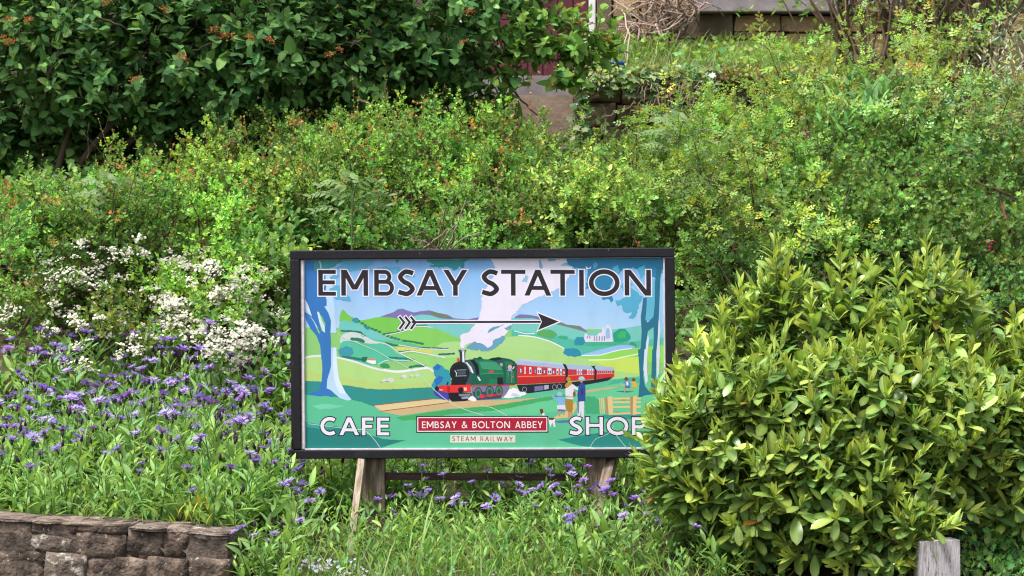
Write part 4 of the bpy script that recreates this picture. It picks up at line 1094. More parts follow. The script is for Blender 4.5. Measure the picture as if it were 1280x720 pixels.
    for P, w in [(R(3, [(380, -80), (560, -10), (640, 35), (760, 95), (850, 150), (940, 245), (1060, 330), (1220, 382)]), .7), (R(3, [(160, 438), (300, 455), (420, 470), (500, 475), (560, 530), (596, 580)]), .6), (R(3, [(480, 468), (600, 468)]), .5),
                 (R(4, [(655, 570), (690, 520), (760, 490), (800, 440)]), .5), (R(4, [(800, 480), (850, 545), (868, 566)]), .6), (R(4, [(0, 320), (80, 340), (160, 384)]), .6), (R(3, [(330, -130), (370, -80), (380, -80)]), .5)]:
        pr = Print(); line(pr, (206, 226, 216), P, w, 14)
        pr.build("surface_crack", root, base, M["ink"])
    # posts, rail and props
    b3v = np.array(base)
    def post(u0, u1, vb, Y, d, name="post"):
        a, b = px(u0, 566, Y), px(u1, vb + 60, Y)
        o = link(name, block_mesh(name, b[0] - a[0], d, a[2] - b[2], M["post_wood"], np.random.default_rng(2), rough=.002, bevel=.006), root, np.array(((a[0] + b[0]) / 2, Y + d / 2, (a[2] + b[2]) / 2)) - b3v)
        o.rotation_euler = (0, math.radians(-.6), 0)
    post(455, 481, 650, .045, .10); post(734, 758, 645, -.02, .09)
    a, b = px(481, 591.5, .07), px(735, 601, .07)
    o = link("cross_rail", block_mesh("cross_rail", b[0] - a[0], .045, .030, M["dark_wood"], np.random.default_rng(2), rough=.002, bevel=.004), root, np.array(((a[0] + b[0]) / 2, .085, (a[2] + b[2]) / 2)) - b3v)
    o.rotation_euler = (0, math.radians(.35), 0)
    def prop(p, q, w, seed):
        p, q = np.array(p), np.array(q); L = np.linalg.norm(q - p)
        o = link("prop", block_mesh("prop", w, w * .8, L, M["pale_wood" if seed == 1 else "mid_wood"], np.random.default_rng(seed), rough=.003, bevel=.006), root)
        o.location = Vector((p + q) / 2 - b3v); o.rotation_euler = Vector(p - q).to_track_quat('Z', 'Y').to_euler()
    prop(px(453, 566, .055), px(436, 700, -.42), .030, 1)
    prop(px(768, 560, .07), px(737, 682, -.32), .044, 2)
build_sign()

# ------------------------------------------------------------------ weathered white post at lower right
def build_white_post():
    a, b = px(1150, 676, -1.15), px(1197.5, 740, -1.15)
    x = (a[0] + b[0]) / 2; w = b[0] - a[0]
    z0 = 0.0
    root = empty("wooden_post", (x, -1.10, z0))
    tag(root, "square weathered post with flaking white paint under the laurel", "post")
    me = block_mesh("shaft", w, .14, a[2] - z0, M["flaked_white"], np.random.default_rng(4), rough=.004, bevel=.008)
    o = link("shaft", me, root, (0, 0.0, (a[2] - z0) / 2)); o.rotation_euler = (0, math.radians(-1.2), 0)
build_white_post()
# ------------------------------------------------------------------ leaves: templates with their stalk end at 0, tip at y = 1, upper side +z
def tpl(verts, faces, shade):
    return np.array(verts, np.float32), np.array(faces, np.int64), np.array(shade, np.float32)

T_SMALL = tpl([(0, 0, 0), (-.40, .60, .05), (0, .55, -.07), (.40, .60, .05), (0, 1, .0)], [(0, 2, 1), (0, 3, 2), (1, 2, 4), (2, 3, 4)], [.95, 1, 1.05, 1, 1.05])
T_LOBED = tpl([(0, 0, 0), (-.38, .30, .04), (-.26, .55, .0), (-.42, .78, .05), (0, 1, -.02), (.42, .78, .05), (.26, .55, 0), (.38, .30, .04), (0, .5, -.06)],
              [(0, 8, 1), (1, 8, 2), (2, 8, 3), (3, 8, 4), (4, 8, 5), (5, 8, 6), (6, 8, 7), (7, 8, 0)], [.95, 1, 1, 1, 1.05, 1, 1, 1, 1.1])
def long_leaf(width, n, fold, arch, prof, mid=1.25, edge=1.0):
    v, sh = [(0, 0, 0)], [mid]
    f = []
    for i in range(1, n):
        t = i / n; w = width * prof(t) / 2; z = -arch * t * t
        k = len(v)
        v += [(-w, t, z + fold * w), (0, t, z), (w, t, z + fold * w)]; sh += [edge, mid, edge]
        if i == 1: f += [(0, k + 1, k), (0, k + 2, k + 1)]
        else: f += [(k - 3, k + 1, k), (k - 3, k - 2, k + 1), (k - 2, k + 2, k + 1), (k - 2, k - 1, k + 2)]
    k = len(v); v.append((0, 1, -arch)); sh.append(edge)
    f += [(k - 3, k - 2, k), (k - 2, k - 1, k)]
    return tpl(v, f, sh)
oval = lambda t: math.sin(math.pi * min(1, t ** .85)) ** .75
ovate = lambda t: math.sin(math.pi * t ** .75) ** .7
lance = lambda t: math.sin(math.pi * t ** .8) ** .9
obov = lambda t: math.sin(math.pi * t ** 1.45) ** .52
T_LAUREL = long_leaf(.40, 7, .20, .18, obov, 1.45, .98)
T_YOUNG = long_leaf(.24, 4, .5, -.05, lance, 1.1)
T_VIB = long_leaf(.62, 5, .18, .15, ovate, 1.12)
T_CORN = long_leaf(.27, 5, .35, .28, lance, 1.22)
T_ROSE = long_leaf(.5, 3, .25, .1, oval, 1.05)
T_LANCE = long_leaf(.30, 4, .3, .15, lance, 1.1)
T_BLADE = long_leaf(.030, 5, .5, .30, lambda t: (1 - t) ** .5 * 1.0 + .05, 1.05)
def pinnate():
    V, F, S, n = [], [], [], 0
    base = T_ROSE
    for (y, sx) in [(.25, -1), (.25, 1), (.5, -1), (.5, 1), (.72, 0)]:
        v = base[0].copy()
        L = .36
        if sx == 0: w = v * L + np.array((0, y - .05, 0), np.float32)
        else:
            c, s = math.cos(math.radians(62)), math.sin(math.radians(62)) * sx
            w = np.stack([v[:, 0] * c + v[:, 1] * s, -v[:, 0] * s + v[:, 1] * c, v[:, 2]], 1) * L + np.array((0, y, 0), np.float32)
        V.append(w); F.append(base[1] + n); S.append(base[2]); n += len(v)
    return np.concatenate(V).astype(np.float32), np.concatenate(F), np.concatenate(S)
T_PINN = pinnate()
def palmate():
    v = [(0, 0, 0)]; sh = [1.1]
    lobes = [(-150, .55), (-118, .36), (-95, .80), (-70, .48), (-48, .92), (-24, .56), (0, 1.0), (24, .56), (48, .92), (70, .48), (95, .80), (118, .36), (150, .55)]
    for a, r in lobes:
        t = math.radians(a)
        v.append((math.sin(t) * r * .62, .32 + math.cos(t) * r * .62, .05 * r * (1 if r > .6 else -.3))); sh.append(.97)
    v.append((0, .34, -.03)); sh.append(1.15)
    c = len(v) - 1
    f = [(c, i + 1, i) for i in range(1, len(lobes))] + [(c, 1, 0), (c, 0, len(lobes))]
    return tpl(v, f, sh)
T_PALM = palmate()

def rand_unit(rng, n):
    return vnorm(rng.normal(0, 1, (n, 3)))

def frames(D, N):
    D = vnorm(D)
    N = N - (N * D).sum(1, keepdims=True) * D
    N = vnorm(N + 1e-6)
    X = np.cross(D, N)
    return X, D, N

def place(tm, T, P, D, N, S, tint, wide=1.0):
    """Leaves at P pointing along D with their upper sides to N."""
    if len(P) == 0: return
    v, f, sh = T
    X, D, N = frames(D, N)
    S = np.broadcast_to(np.asarray(S, float), (len(P),))
    W = (P[:, None, :] + S[:, None, None] * (v[None, :, 0, None] * wide * X[:, None, :] + v[None, :, 1, None] * D[:, None, :] + v[None, :, 2, None] * N[:, None, :]))
    F = (f[None] + (np.arange(len(P)) * len(v))[:, None, None])
    C = np.clip(tint[:, None, :] * sh[None, :, None], 0, 1)
    tm.add(W.reshape(-1, 3), F.reshape(-1, 3), C.reshape(-1, 3))

GAIN = 1.86
def tints(rng, n, base, jv=.22, jh=.12, gain=None):
    """Leaf colours: a value jitter and a yellow-to-blue-green drift."""
    base = np.asarray(base, float)
    if base.ndim == 1: base = base[None]
    if gain is None: gain = GAIN
    base = np.where((base[:, 1:2] > base[:, 0:1]) & (base[:, 1:2] > base[:, 2:3] * 1.5), base * gain * np.array((1.02, 1.03, 1.02)), base)
    pick = base[rng.integers(0, len(base), n)]
    k = np.exp(rng.normal(0, jv, n))[:, None]
    h = rng.normal(0, jh, n)[:, None]
    return np.clip(pick * k * np.concatenate([1 + h, 1 + 0 * h, 1 - h], 1), .003, .95)

def shoots(rng, base, dirs, L, n, leaf, spread=55, up=.35, t0=.12, curve=.15, taper=.25, nup=1.0, golden=137.5):
    """Leaf positions along shoots. Returns P, D, N, S, t (0 at the foot, 1 at the tip) and the index of each leaf's shoot."""
    m = len(base)
    L = np.broadcast_to(np.asarray(L, float), (m,))
    dirs = vnorm(dirs)
    ref = vnorm(np.cross(dirs, rng.normal(0, 1, (m, 3))))
    ref2 = np.cross(dirs, ref)
    k = np.arange(n)
    t = np.clip(t0 + (1 - t0) * (k[None, :] + rng.uniform(.0, .9, (m, n))) / n, 0, 1)
    bend = np.array((0, 0, 1.0)) * curve
    P = base[:, None, :] + dirs[:, None, :] * (L[:, None] * t)[..., None] + (bend[None, None] * (L[:, None] * t * t)[..., None])
    ax = vnorm(dirs[:, None, :] + 2 * bend * t[..., None])
    phi = np.radians(golden) * k[None, :] + rng.uniform(0, 6.28, (m, 1)) + rng.normal(0, .3, (m, n))
    a = np.radians(spread + rng.normal(0, 13, (m, n))) * (1 - .45 * t ** 3)
    rad = np.cos(phi)[..., None] * ref[:, None] + np.sin(phi)[..., None] * ref2[:, None]
    D = vnorm(ax * np.cos(a)[..., None] + rad * np.sin(a)[..., None] + np.array((0, 0, up * .4)))
    N = vnorm(ax * (1.0) - D * (ax * D).sum(-1, keepdims=True) + np.array((0, -.1, nup)) * .8 + rng.normal(0, .35, (m, n, 3)))
    S = leaf * (1 - taper * t ** 2) * np.exp(rng.normal(0, .2, (m, n)))
    idx = np.repeat(np.arange(m), n)
    return P.reshape(-1, 3), D.reshape(-1, 3), N.reshape(-1, 3), S.ravel(), t.ravel(), idx

def shoot_stems(tm, rng, base, dirs, L, curve, r, color):
    m = len(base); L = np.broadcast_to(np.asarray(L, float), (m,)); dirs = vnorm(dirs)
    a = vnorm(np.cross(dirs, rng.normal(0, 1, (m, 3)))); b = np.cross(dirs, a)
    V, F = [], []
    ts = (0, .5, 1)
    for q, t in enumerate(ts):
        c = base + dirs * (L * t)[:, None] + np.array((0, 0, curve))[None] * (L * t * t)[:, None]
        rr = r * (1 - .7 * t)
        for s in range(3):
            an = s * 2.094
            V.append(c + rr * (math.cos(an) * a + math.sin(an) * b))
    V = np.stack(V, 1)
    for q in range(2):
        for s in range(3):
            p, p2 = q * 3 + s, q * 3 + (s + 1) % 3
            F += [(p, p2, p2 + 3), (p, p2 + 3, p + 3)]
    F = np.array(F)[None] + (np.arange(m) * 9)[:, None, None]
    col_ = np.asarray(color, float)
    tm.add(V.reshape(-1, 3), F.reshape(-1, 3), np.repeat(col_[None] * np.exp(rng.normal(0, .2, (m, 1))), 9, 0))

def arch_sprays(rng, base, out, L, nsub, nleaf, subL, leaf, droop=.35, spread=55, up=.55, nup=1.0):
    """Arching branches with short leafy side shoots. Returns leaves, the place along the main branch of each, its branch, and the stems."""
    m = len(base)
    Lm = L * np.exp(rng.normal(0, .32, m))
    d0 = vnorm(out * .75 + np.array((0, -.08, up)) + rng.normal(0, .30, (m, 3)))
    t = np.clip(.12 + .88 * (np.arange(nsub)[None] + rng.uniform(.1, .9, (m, nsub))) / nsub, 0, 1)
    side = vnorm(np.cross(d0, rng.normal(0, 1, (m, 3)))); side2 = np.cross(d0, side)
    z = np.array((0, 0, -droop))
    P = base[:, None] + d0[:, None] * (Lm[:, None] * t)[..., None] + z * (Lm[:, None] * t * t)[..., None]
    tan = vnorm(d0[:, None] + 2 * z * t[..., None])
    phi = np.radians(137.5) * np.arange(nsub)[None] + rng.uniform(0, 6.28, (m, 1))
    rad = np.cos(phi)[..., None] * side[:, None] + np.sin(phi)[..., None] * side2[:, None]
    sd = vnorm(tan * (.35 + .5 * t[..., None]) + rad * .8 + np.array((0, 0, .3)))
    sL = (subL * (1.15 - .6 * t)) * np.exp(rng.normal(0, .25, t.shape))
    p, D, N, S, st, si = shoots(rng, P.reshape(-1, 3), sd.reshape(-1, 3), sL.ravel(), nleaf, leaf, spread=spread, curve=.1, taper=.3, nup=nup)
    S = S * np.exp(rng.normal(0, .15, len(S)))
    main = np.clip(t.reshape(-1)[si] * .75 + .25 * st, 0, 1)
    S = S * (1.1 - .45 * main)
    return (p, D, N, S, main, si // nsub), (P.reshape(-1, 3), sd.reshape(-1, 3), sL.ravel()), (base, d0, Lm, -droop)

def lump_points(rng, C, Rr, per_m2, depth=.45, back=.45, low=-.55):
    """Points in the outer shell of ellipsoidal leaf lumps, with the outward direction of each, and the lump each belongs to."""
    P, O, I = [], [], []
    for i, (c, r) in enumerate(zip(C, Rr)):
        n = rng.poisson(per_m2 * 4 * (r[0] * r[2] + r[0] * r[1] + r[1] * r[2]) / 3 * 3.14 * .5)
        d = rand_unit(rng, n)
        d = d[(d[:, 1] < back) & (d[:, 2] > low)]
        q = 1 - depth * np.abs(rng.normal(0, .5, len(d)))
        P.append(c + d * r * np.clip(q, .1, 1)[:, None]); O.append(vnorm(d / r)); I.append(np.full(len(d), i))
    return np.concatenate(P), np.concatenate(O), np.concatenate(I)

CAN_V = [20, 60, 100, 140, 190, 250, 320, 400, 460, 500]
CAN_Y = [6.2, 5.6, 5.1, 4.45, 3.75, 3.05, 2.45, 1.95, 1.6, 1.45]
def canopy_Y(v): return float(np.interp(v, CAN_V, CAN_Y))

def region_lumps(rng, cu, cv, ru, rv, n, rlo, rhi, dy=.30, yoff=0.0):
    """Lumps of leaf spread over a patch of the bank seen at (cu, cv) and about ru by rv pixels across."""
    C, Rr = [], []
    pts = []
    n, rlo, rhi = int(n * 1.55), rlo * .5, rhi * .88
    for i in range(n):
        best, bd = None, -1
        for _ in range(12):
            a, q = rng.uniform(0, 6.283), math.sqrt(rng.uniform(0, 1))
            p = np.array((math.cos(a) * q, math.sin(a) * q))
            d = min([np.hypot(*(p - o)) for o in pts], default=9)
            if d > bd: best, bd = p, d
        pts.append(best)
        u, v = cu + best[0] * ru, cv + best[1] * rv
        Y = canopy_Y(v) + yoff + rng.normal(0, dy)
        r = rng.uniform(rlo, rhi)
        c = px(u, v, Y + r * .6)
        C.append(c); Rr.append(np.array((r * rng.uniform(1, 1.35), r, r * rng.uniform(.75, 1.0))))
    return np.array(C), np.array(Rr)

def trunk_set(tm, rng, root, C, color, r0=.022, n=None):
    """Stems from the ground at root to the lumps."""
    idx = range(len(C)) if n is None else rng.choice(len(C), min(n, len(C)), replace=False)
    for i in idx:
        a = np.asarray(root, float) + np.array((rng.normal(0, .12), rng.normal(0, .08), -.05))
        b = C[i] - np.array((0, 0, .05))
        m = (a + b) / 2 + np.array((rng.normal(0, .06), rng.normal(0, .06), .12))
        pts = spline(np.array([a, m, b]), 9) + rng.normal(0, .008, (9, 3))
        tube(tm, pts, np.linspace(r0, r0 * .3, 9), 5, np.asarray(color) * math.exp(rng.normal(0, .2)))

def shrub(name, label, cat, C, Rr, seed, T, leaf, per_m2, nleaf, L, base, mat, tip=None, tip_frac=.3, wide=1.0, spread=58, bark=(.10, .07, .045), up_bias=.6,
          group=None, stem_r=.0018, stems=True, jv=.24, jh=.14, curve=.15, extra=None, lump_jit=.30, n_leaf_obj=0, nup=1.0, root=None, r0=.02, taper=.3, ntrunk=None, sprays=0, spray_tip=.5, arch=None):
    rng = np.random.default_rng(seed)
    C, Rr = np.asarray(C), np.asarray(Rr)
    if root is None:
        rx, ry = C[:, 0].mean(), C[:, 1].mean() + .15
        root = np.array((rx, ry, float(ground_z(rx, ry))))
    R0 = empty(name, root); tag(R0, label, cat, group)
    if arch:
        dens, aL, nsub, nl2, sL_, droop = arch
        P, O, I = lump_points(rng, C, Rr * .72, dens * 1.6, depth=.5)
        (p, D, N, S, t, idx), (b0, d, Ls), mains = arch_sprays(rng, P, O, aL, nsub, nl2, sL_, leaf, droop, spread, nup=nup)
        curve = .1
    else:
        P, O, I = lump_points(rng, C, Rr, per_m2)
        d = vnorm(O * .7 + np.array((0, 0, up_bias)) + rng.normal(0, .3, P.shape))
        Ls = L * np.exp(rng.normal(0, .28, len(P)))
        b0 = P - d * (Ls * .55)[:, None]
        p, D, N, S, t, idx = shoots(rng, b0, d, Ls, nleaf, leaf, spread=spread, curve=curve, nup=nup, taper=taper)
    col_ = tints(rng, len(p), base, jv, jh)
    lj = np.exp(rng.normal(0, lump_jit, (len(C), 1))) * np.array((1, 1, 1)) + 0 * C
    lj[:, 0] *= np.exp(rng.normal(0, .10, len(C)))
    col_ *= lj[I[idx]]
    if tip is not None:
        has = rng.random(len(P)) < tip_frac
        k = has[idx] & (t > .68) & (rng.random(len(p)) < .85)
        col_[k] = tints(rng, int(k.sum()), tip, .2, .1)
    obj_sel = np.zeros(len(p), bool)
    if n_leaf_obj:
        ins = np.ones(len(p), bool)
        score = S * (.4 + np.abs(vnorm(N - (N * D).sum(1, keepdims=True) * D)[:, 1])) * np.exp(-(p[:, 1] - p[:, 1].min()) * .8) * rng.uniform(.7, 1.3, len(p))
        u = p[:, 0] / (PXM * (p[:, 1] - CAM_Y)) + 640; v = 360 - (p[:, 2] - CAM_Z) / (PXM * (p[:, 1] - CAM_Y))
        score[(u < 0) | (u > 1280) | (v < 0) | (v > 720)] = 0
        obj_sel[np.argsort(-score)[:n_leaf_obj]] = True
    tm = TriMesh()
    k = ~obj_sel
    place(tm, T, p[k], D[k], N[k], S[k], col_[k], wide)
    if sprays:
        w = np.clip(O[:, 2], 0, 1) * (P[:, 2] - P[:, 2].min() + .1)
        w = w + 1e-4
        q = rng.choice(len(P), sprays, replace=True, p=w / w.sum())
        ds = vnorm(np.array((0, -.12, 1.0)) + rng.normal(0, .28, (sprays, 3))); Lq = .24 * np.exp(rng.normal(0, .3, sprays))
        sp, sD, sN, sS, st, si = shoots(rng, P[q] - ds * .06, ds, Lq, 15, leaf * .70, spread=50, curve=.05, taper=.45, nup=nup)
        sc = tints(rng, len(sp), base, jv, jh) * lj[I[q][si]]
        kk = (rng.random(sprays) < .8)[si] & (st > 1 - spray_tip * rng.uniform(.6, 1.2, len(st)))
        if tip is not None: sc[kk] = tints(rng, int(kk.sum()), tip, .2, .1)
        place(tm, T, sp, sD, sN, sS, sc, wide)
    if extra: extra(tm, rng, P, O, d, b0, Ls, C, Rr)
    f = link("foliage", tm.mesh("foliage", mat, root), R0); f["kind"] = "stuff"
    if n_leaf_obj: leaf_objects(R0, root, T, p[obj_sel], D[obj_sel], N[obj_sel], S[obj_sel], col_[obj_sel], mat, wide)
    tb = TriMesh()
    trunk_set(tb, rng, root, C, bark, r0, n=ntrunk)
    if stems: shoot_stems(tb, rng, b0, d, Ls, curve, stem_r, bark)
    if arch: shoot_stems(tb, rng, *mains, .0042, np.array(bark) * 1.2)
    if sprays: shoot_stems(tb, rng, P[q] - ds * .06, ds, Lq, .05, .002, (.20, .12, .06))
    link("branches", tb.mesh("branches", M["bark"], root), R0)
    return R0, np.asarray(root)

VARIANT = {}
def leaf_objects(R0, root, T, P, D, N, S, colr, mat, wide=1.0, name="leaf", nv=14):
    """The leaves that show largest, each an object; alike ones share a mesh."""
    key = (id(T), mat.name, R0.name)
    order = np.argsort(colr @ np.array((.5, .4, .1)))
    X, D, N = frames(D, N)
    for g in np.array_split(order, nv):
        if len(g) == 0: continue
        c = colr[g].mean(0)
        tm = TriMesh(); place(tm, T, np.zeros((1, 3)), np.array([[0, 1.0, 0]]), np.array([[0, 0, 1.0]]), 1.0, c[None], wide)
        me = tm.mesh(name, mat)
        for i in g:
            o = bpy.data.objects.new(name, me); col.objects.link(o); o.parent = R0
            m = Matrix(((X[i][0], D[i][0], N[i][0]), (X[i][1], D[i][1], N[i][1]), (X[i][2], D[i][2], N[i][2]))) * float(S[i])
            o.matrix_basis = Matrix.Translation(Vector(P[i] - root)) @ m.to_4x4()

# ------------------------------------------------------------------ the hedge bank
HAW = [(.104, .182, .036), (.080, .164, .035), (.130, .198, .040), (.060, .138, .032)]
HAWTIP = [(.42, .20, .08), (.46, .30, .08), (.36, .16, .08), (.40, .37, .09)]
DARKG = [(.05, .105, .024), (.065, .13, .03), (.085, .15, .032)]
ROSE = [(.13, .20, .040), (.10, .175, .042), (.17, .23, .045), (.09, .16, .04)]
CURR = [(.045, .095, .022), (.062, .12, .026), (.085, .15, .03)]

def haw_extra(tm, rng, P, O, d, b0, Ls, C, Rr): pass

rngH = np.random.default_rng(100)
BUSHES = [
    # name, label, cu, cv, ru, rv, n, rlo, rhi, tipfrac, seed
    ("hawthorn_bush", "hawthorn bush with copper new tips under the large dark shrub, at the left edge", 60, 302, 150, 26, 13, .20, .33, .42, 201, HAW),
    ("hawthorn_bush", "yellow green hawthorn bush with orange tips between the white blossom and the dark shrub", 250, 270, 120, 34, 12, .20, .33, .50, 202, HAW),
    ("hawthorn_bush", "tall hawthorn bush with orange tips above the left half of the sign", 425, 232, 105, 54, 13, .20, .34, .50, 203, HAW),
    ("hawthorn_bush", "hawthorn bush behind the top left corner of the sign", 400, 305, 90, 40, 9, .18, .30, .25, 204, HAW),
    ("hawthorn_bush", "bright hawthorn bush above the middle of the sign", 562, 232, 105, 56, 14, .20, .33, .42, 205, HAW),
    ("hawthorn_bush", "green hawthorn bush low behind the top of the sign", 610, 318, 120, 40, 10, .18, .28, .15, 206, HAW),
    ("bramble_bush", "pale green bush in front of the old brown terrace wall", 735, 282, 95, 42, 12, .18, .30, .22, 207, ROSE),
]
for (nm, lb, cu, cv, ru, rv, n, rlo, rhi, tf, sd, base) in BUSHES:
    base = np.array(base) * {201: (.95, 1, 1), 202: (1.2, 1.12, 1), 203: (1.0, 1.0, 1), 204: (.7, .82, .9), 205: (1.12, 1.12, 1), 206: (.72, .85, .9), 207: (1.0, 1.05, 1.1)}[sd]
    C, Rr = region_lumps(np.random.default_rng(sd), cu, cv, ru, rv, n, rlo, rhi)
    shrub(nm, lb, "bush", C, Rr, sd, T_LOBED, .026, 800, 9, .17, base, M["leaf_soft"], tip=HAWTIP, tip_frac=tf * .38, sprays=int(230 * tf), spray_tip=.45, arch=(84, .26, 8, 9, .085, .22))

# ---- the white-blossomed hawthorn at left
def blossom_mesh(rng, mat):
    tm = TriMesh()
    for k in range(15):
        c = np.array((rng.normal(0, .024), rng.normal(0, .018), rng.normal(0, .011)))
        n = vnorm(np.array([[rng.normal(0, .5), -.7 + rng.normal(0, .4), .8]]))[0]
        a = vnorm(np.cross(n, (.2, .9, .3))); b = np.cross(n, a)
        r = .0105 * rng.uniform(.8, 1.25)
        V = [c]
        for j in range(10):
            t = j * 2 * math.pi / 10; q = r * (1.0 if j % 2 == 0 else .62)
            V.append(c + q * (math.cos(t) * a + math.sin(t) * b) + n * .0015 * (j % 2))
        cc = np.tile(np.array((.84, .83, .76)) * rng.uniform(.85, 1.05), (11, 1)); cc[0] = (.45, .42, .22)
        tm.add(V, [(0, j + 1, (j + 1) % 10 + 1) for j in range(10)], cc)
        tube(tm, np.array([c, c * .35 + np.array((0, 0, -.022))]), .0006, 3, (.12, .17, .05))
    return tm.mesh("blossom_cluster", mat)

C, Rr = region_lumps(np.random.default_rng(210), 175, 375, 190, 78, 24, .17, .29)
haw_root, haw_r = shrub("hawthorn_bush", "hawthorn bush covered in white blossom above the purple cornflowers", "bush", C, Rr, 210, T_LOBED, .026, 640, 9, .16,
                 [(.085, .15, .028), (.065, .125, .026), (.11, .165, .03)], M["leaf_soft"], tip=HAWTIP, tip_frac=.10, arch=(84, .26, 8, 9, .085, .22))
def add_blossom():
    rng = np.random.default_rng(211)
    meshes = [blossom_mesh(rng, M["petal"]) for _ in range(6)]
    # where the photograph shows flower clusters thick or thin
    spots = [(55, 330, 30, 18, 8), (30, 370, 30, 18, 10), (115, 310, 22, 12, 7), (85, 345, 40, 10, 18), (120, 345, 26, 12, 14), (70, 375, 20, 20, 10), (155, 318, 30, 10, 9), (215, 330, 26, 12, 14), (240, 318, 24, 9, 8),
             (255, 345, 40, 20, 26), (218, 385, 18, 14, 16), (205, 365, 20, 12, 12), (290, 365, 26, 20, 26), (308, 400, 18, 22, 24), (255, 400, 26, 16, 20), (200, 410, 24, 16, 14), (300, 440, 16, 24, 26), (325, 350, 18, 20, 12), (285, 420, 26, 24, 22), (325, 420, 14, 26, 12),
             (165, 435, 12, 12, 10), (85, 460, 22, 14, 10), (130, 400, 40, 24, 16), (330, 315, 30, 15, 5), (10, 400, 20, 20, 7), (270, 430, 20, 16, 9), (340, 410, 14, 20, 6), (180, 300, 60, 20, 5), (60, 410, 40, 20, 9), (590, 258, 10, 6, 3)]
    for (u, v, ru, rv, n) in spots:
        for _ in range(int(n * 1.0)):
            uu, vv = rng.normal(u, ru * .75), rng.normal(v, rv * .75)
            if uu > 358 and v > 300: continue
            # onto the front of the leaf lumps
            best = None
            for Y in np.arange(.9, 3.6, .03):
                q = px(uu, vv, Y)
                if (((q - C) / (Rr * 1.04)) ** 2).sum(1).min() < 1: best = Y; break
            Y = (best if best is not None else canopy_Y(vv)) - rng.uniform(.05, .17)
            q = px(uu, vv, Y)
            o = link("blossom_cluster", meshes[int(rng.integers(6))], haw_root, q - haw_r)
            s = rng.uniform(.5, .9); o.scale = (s, s, s)
            o.rotation_euler = (rng.normal(0, .3), rng.normal(0, .3), rng.uniform(-.8, .8))
add_blossom()

# ---- right of the sign and up the bank
def R_(*a, **k): return region_lumps(np.random.default_rng(a[0]), *a[1:], **k)
C, Rr = R_(220, 900, 228, 110, 56, 16, .18, .32)
shrub("dog_rose", "light green rose bush in the middle of the bank below a red stem", "bush", C, Rr, 220, T_PINN, .085, 420, 6, .20, ROSE, M["leaf_soft"], tip=[(.24, .24, .05), (.28, .17, .06)], tip_frac=.15, bark=(.10, .04, .03), arch=(52, .42, 7, 4, .10, .35))
C, Rr = R_(221, 905, 320, 100, 62, 13, .18, .30)
shrub("dog_rose", "dense rose bush beside the top right corner of the sign", "bush", C, Rr, 221, T_PINN, .080, 400, 6, .20, [(.10, .17, .036), (.075, .14, .035), (.13, .19, .04)], M["leaf_soft"], bark=(.10, .05, .035), arch=(52, .42, 7, 4, .10, .35))
C, Rr = R_(222, 1060, 235, 95, 60, 13, .18, .30)
shrub("currant_bush", "mid green currant bush behind the highest laurel shoots", "bush", C, Rr, 222, T_PALM, .040, 560, 6, .18, CURR, M["leaf_matt"], arch=(70, .34, 6, 7, .11, .30))
C, Rr = R_(223, 1190, 270, 120, 75, 17, .20, .34)
shrub("flowering_currant", "dark flowering currant with a few pink flowers at the right edge", "bush", C, Rr, 223, T_PALM, .042, 520, 6, .19, CURR, M["leaf_matt"], arch=(70, .34, 6, 7, .11, .30))
CURC, CURR_ = C, Rr
C, Rr = R_(224, 1230, 380, 90, 80, 14, .20, .32)
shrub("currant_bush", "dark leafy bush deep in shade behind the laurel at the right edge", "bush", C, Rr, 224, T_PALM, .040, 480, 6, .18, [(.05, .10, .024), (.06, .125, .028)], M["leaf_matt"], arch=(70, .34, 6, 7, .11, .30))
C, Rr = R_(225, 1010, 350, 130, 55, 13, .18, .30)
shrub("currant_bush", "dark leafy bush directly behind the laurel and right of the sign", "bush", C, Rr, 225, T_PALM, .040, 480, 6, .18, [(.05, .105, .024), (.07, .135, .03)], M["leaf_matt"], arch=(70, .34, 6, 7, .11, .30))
C, Rr = R_(226, 890, 182, 60, 26, 8, .15, .22)
shrub("dog_rose", "rose bush with reddish tips below the ivy covered terrace edge", "bush", C, Rr, 226, T_PINN, .08, 240, 6, .22, ROSE, M["leaf_soft"], tip=HAWTIP, tip_frac=.35, bark=(.13, .05, .04), arch=(34, .32, 7, 4, .09, .30))
C, Rr = R_(227, 1010, 150, 62, 40, 12, .15, .22)
shrub("dog_rose", "yellow green rose bush reaching up before the sandstone wall", "bush", C, Rr, 227, T_PINN, .085, 190, 6, .26, [(.17, .235, .045), (.14, .21, .045), (.11, .185, .045)], M["leaf_soft"], tip=[(.26, .24, .05)], tip_frac=.3, bark=(.13, .06, .04), arch=(30, .52, 8, 4, .10, .35))
C, Rr = R_(228, 1120, 100, 60, 42, 10, .14, .22)
shrub("dog_rose", "tall rose bush in front of the thicket of bare brown stems", "bush", C, Rr, 228, T_PINN, .085, 190, 6, .28, [(.16, .22, .045), (.12, .19, .045), (.10, .17, .045)], M["leaf_soft"], tip=[(.26, .24, .05)], tip_frac=.3, bark=(.13, .06, .04), arch=(30, .52, 8, 4, .10, .35))
C, Rr = R_(229, 1075, 150, 50, 30, 7, .15, .24)
shrub("leafy_shrub", "shrub with long plain leaves in shade under the tall rose", "bush", C, Rr, 229, T_LANCE, .11, 260, 7, .26, [(.062, .108, .032), (.08, .13, .038)], M["leaf_matt"])
C, Rr = R_(230, 1185, 180, 100, 42, 12, .17, .28)
shrub("bramble_bush", "light green bramble on the bank below the silvery twigs", "bush", C, Rr, 230, T_PINN, .09, 340, 6, .2, [(.13, .19, .05), (.10, .165, .05), (.15, .19, .07)], M["leaf_soft"], tip=HAWTIP, tip_frac=.12, arch=(52, .42, 7, 4, .10, .35))
C, Rr = R_(231, 790, 330, 70, 45, 8, .16, .26)
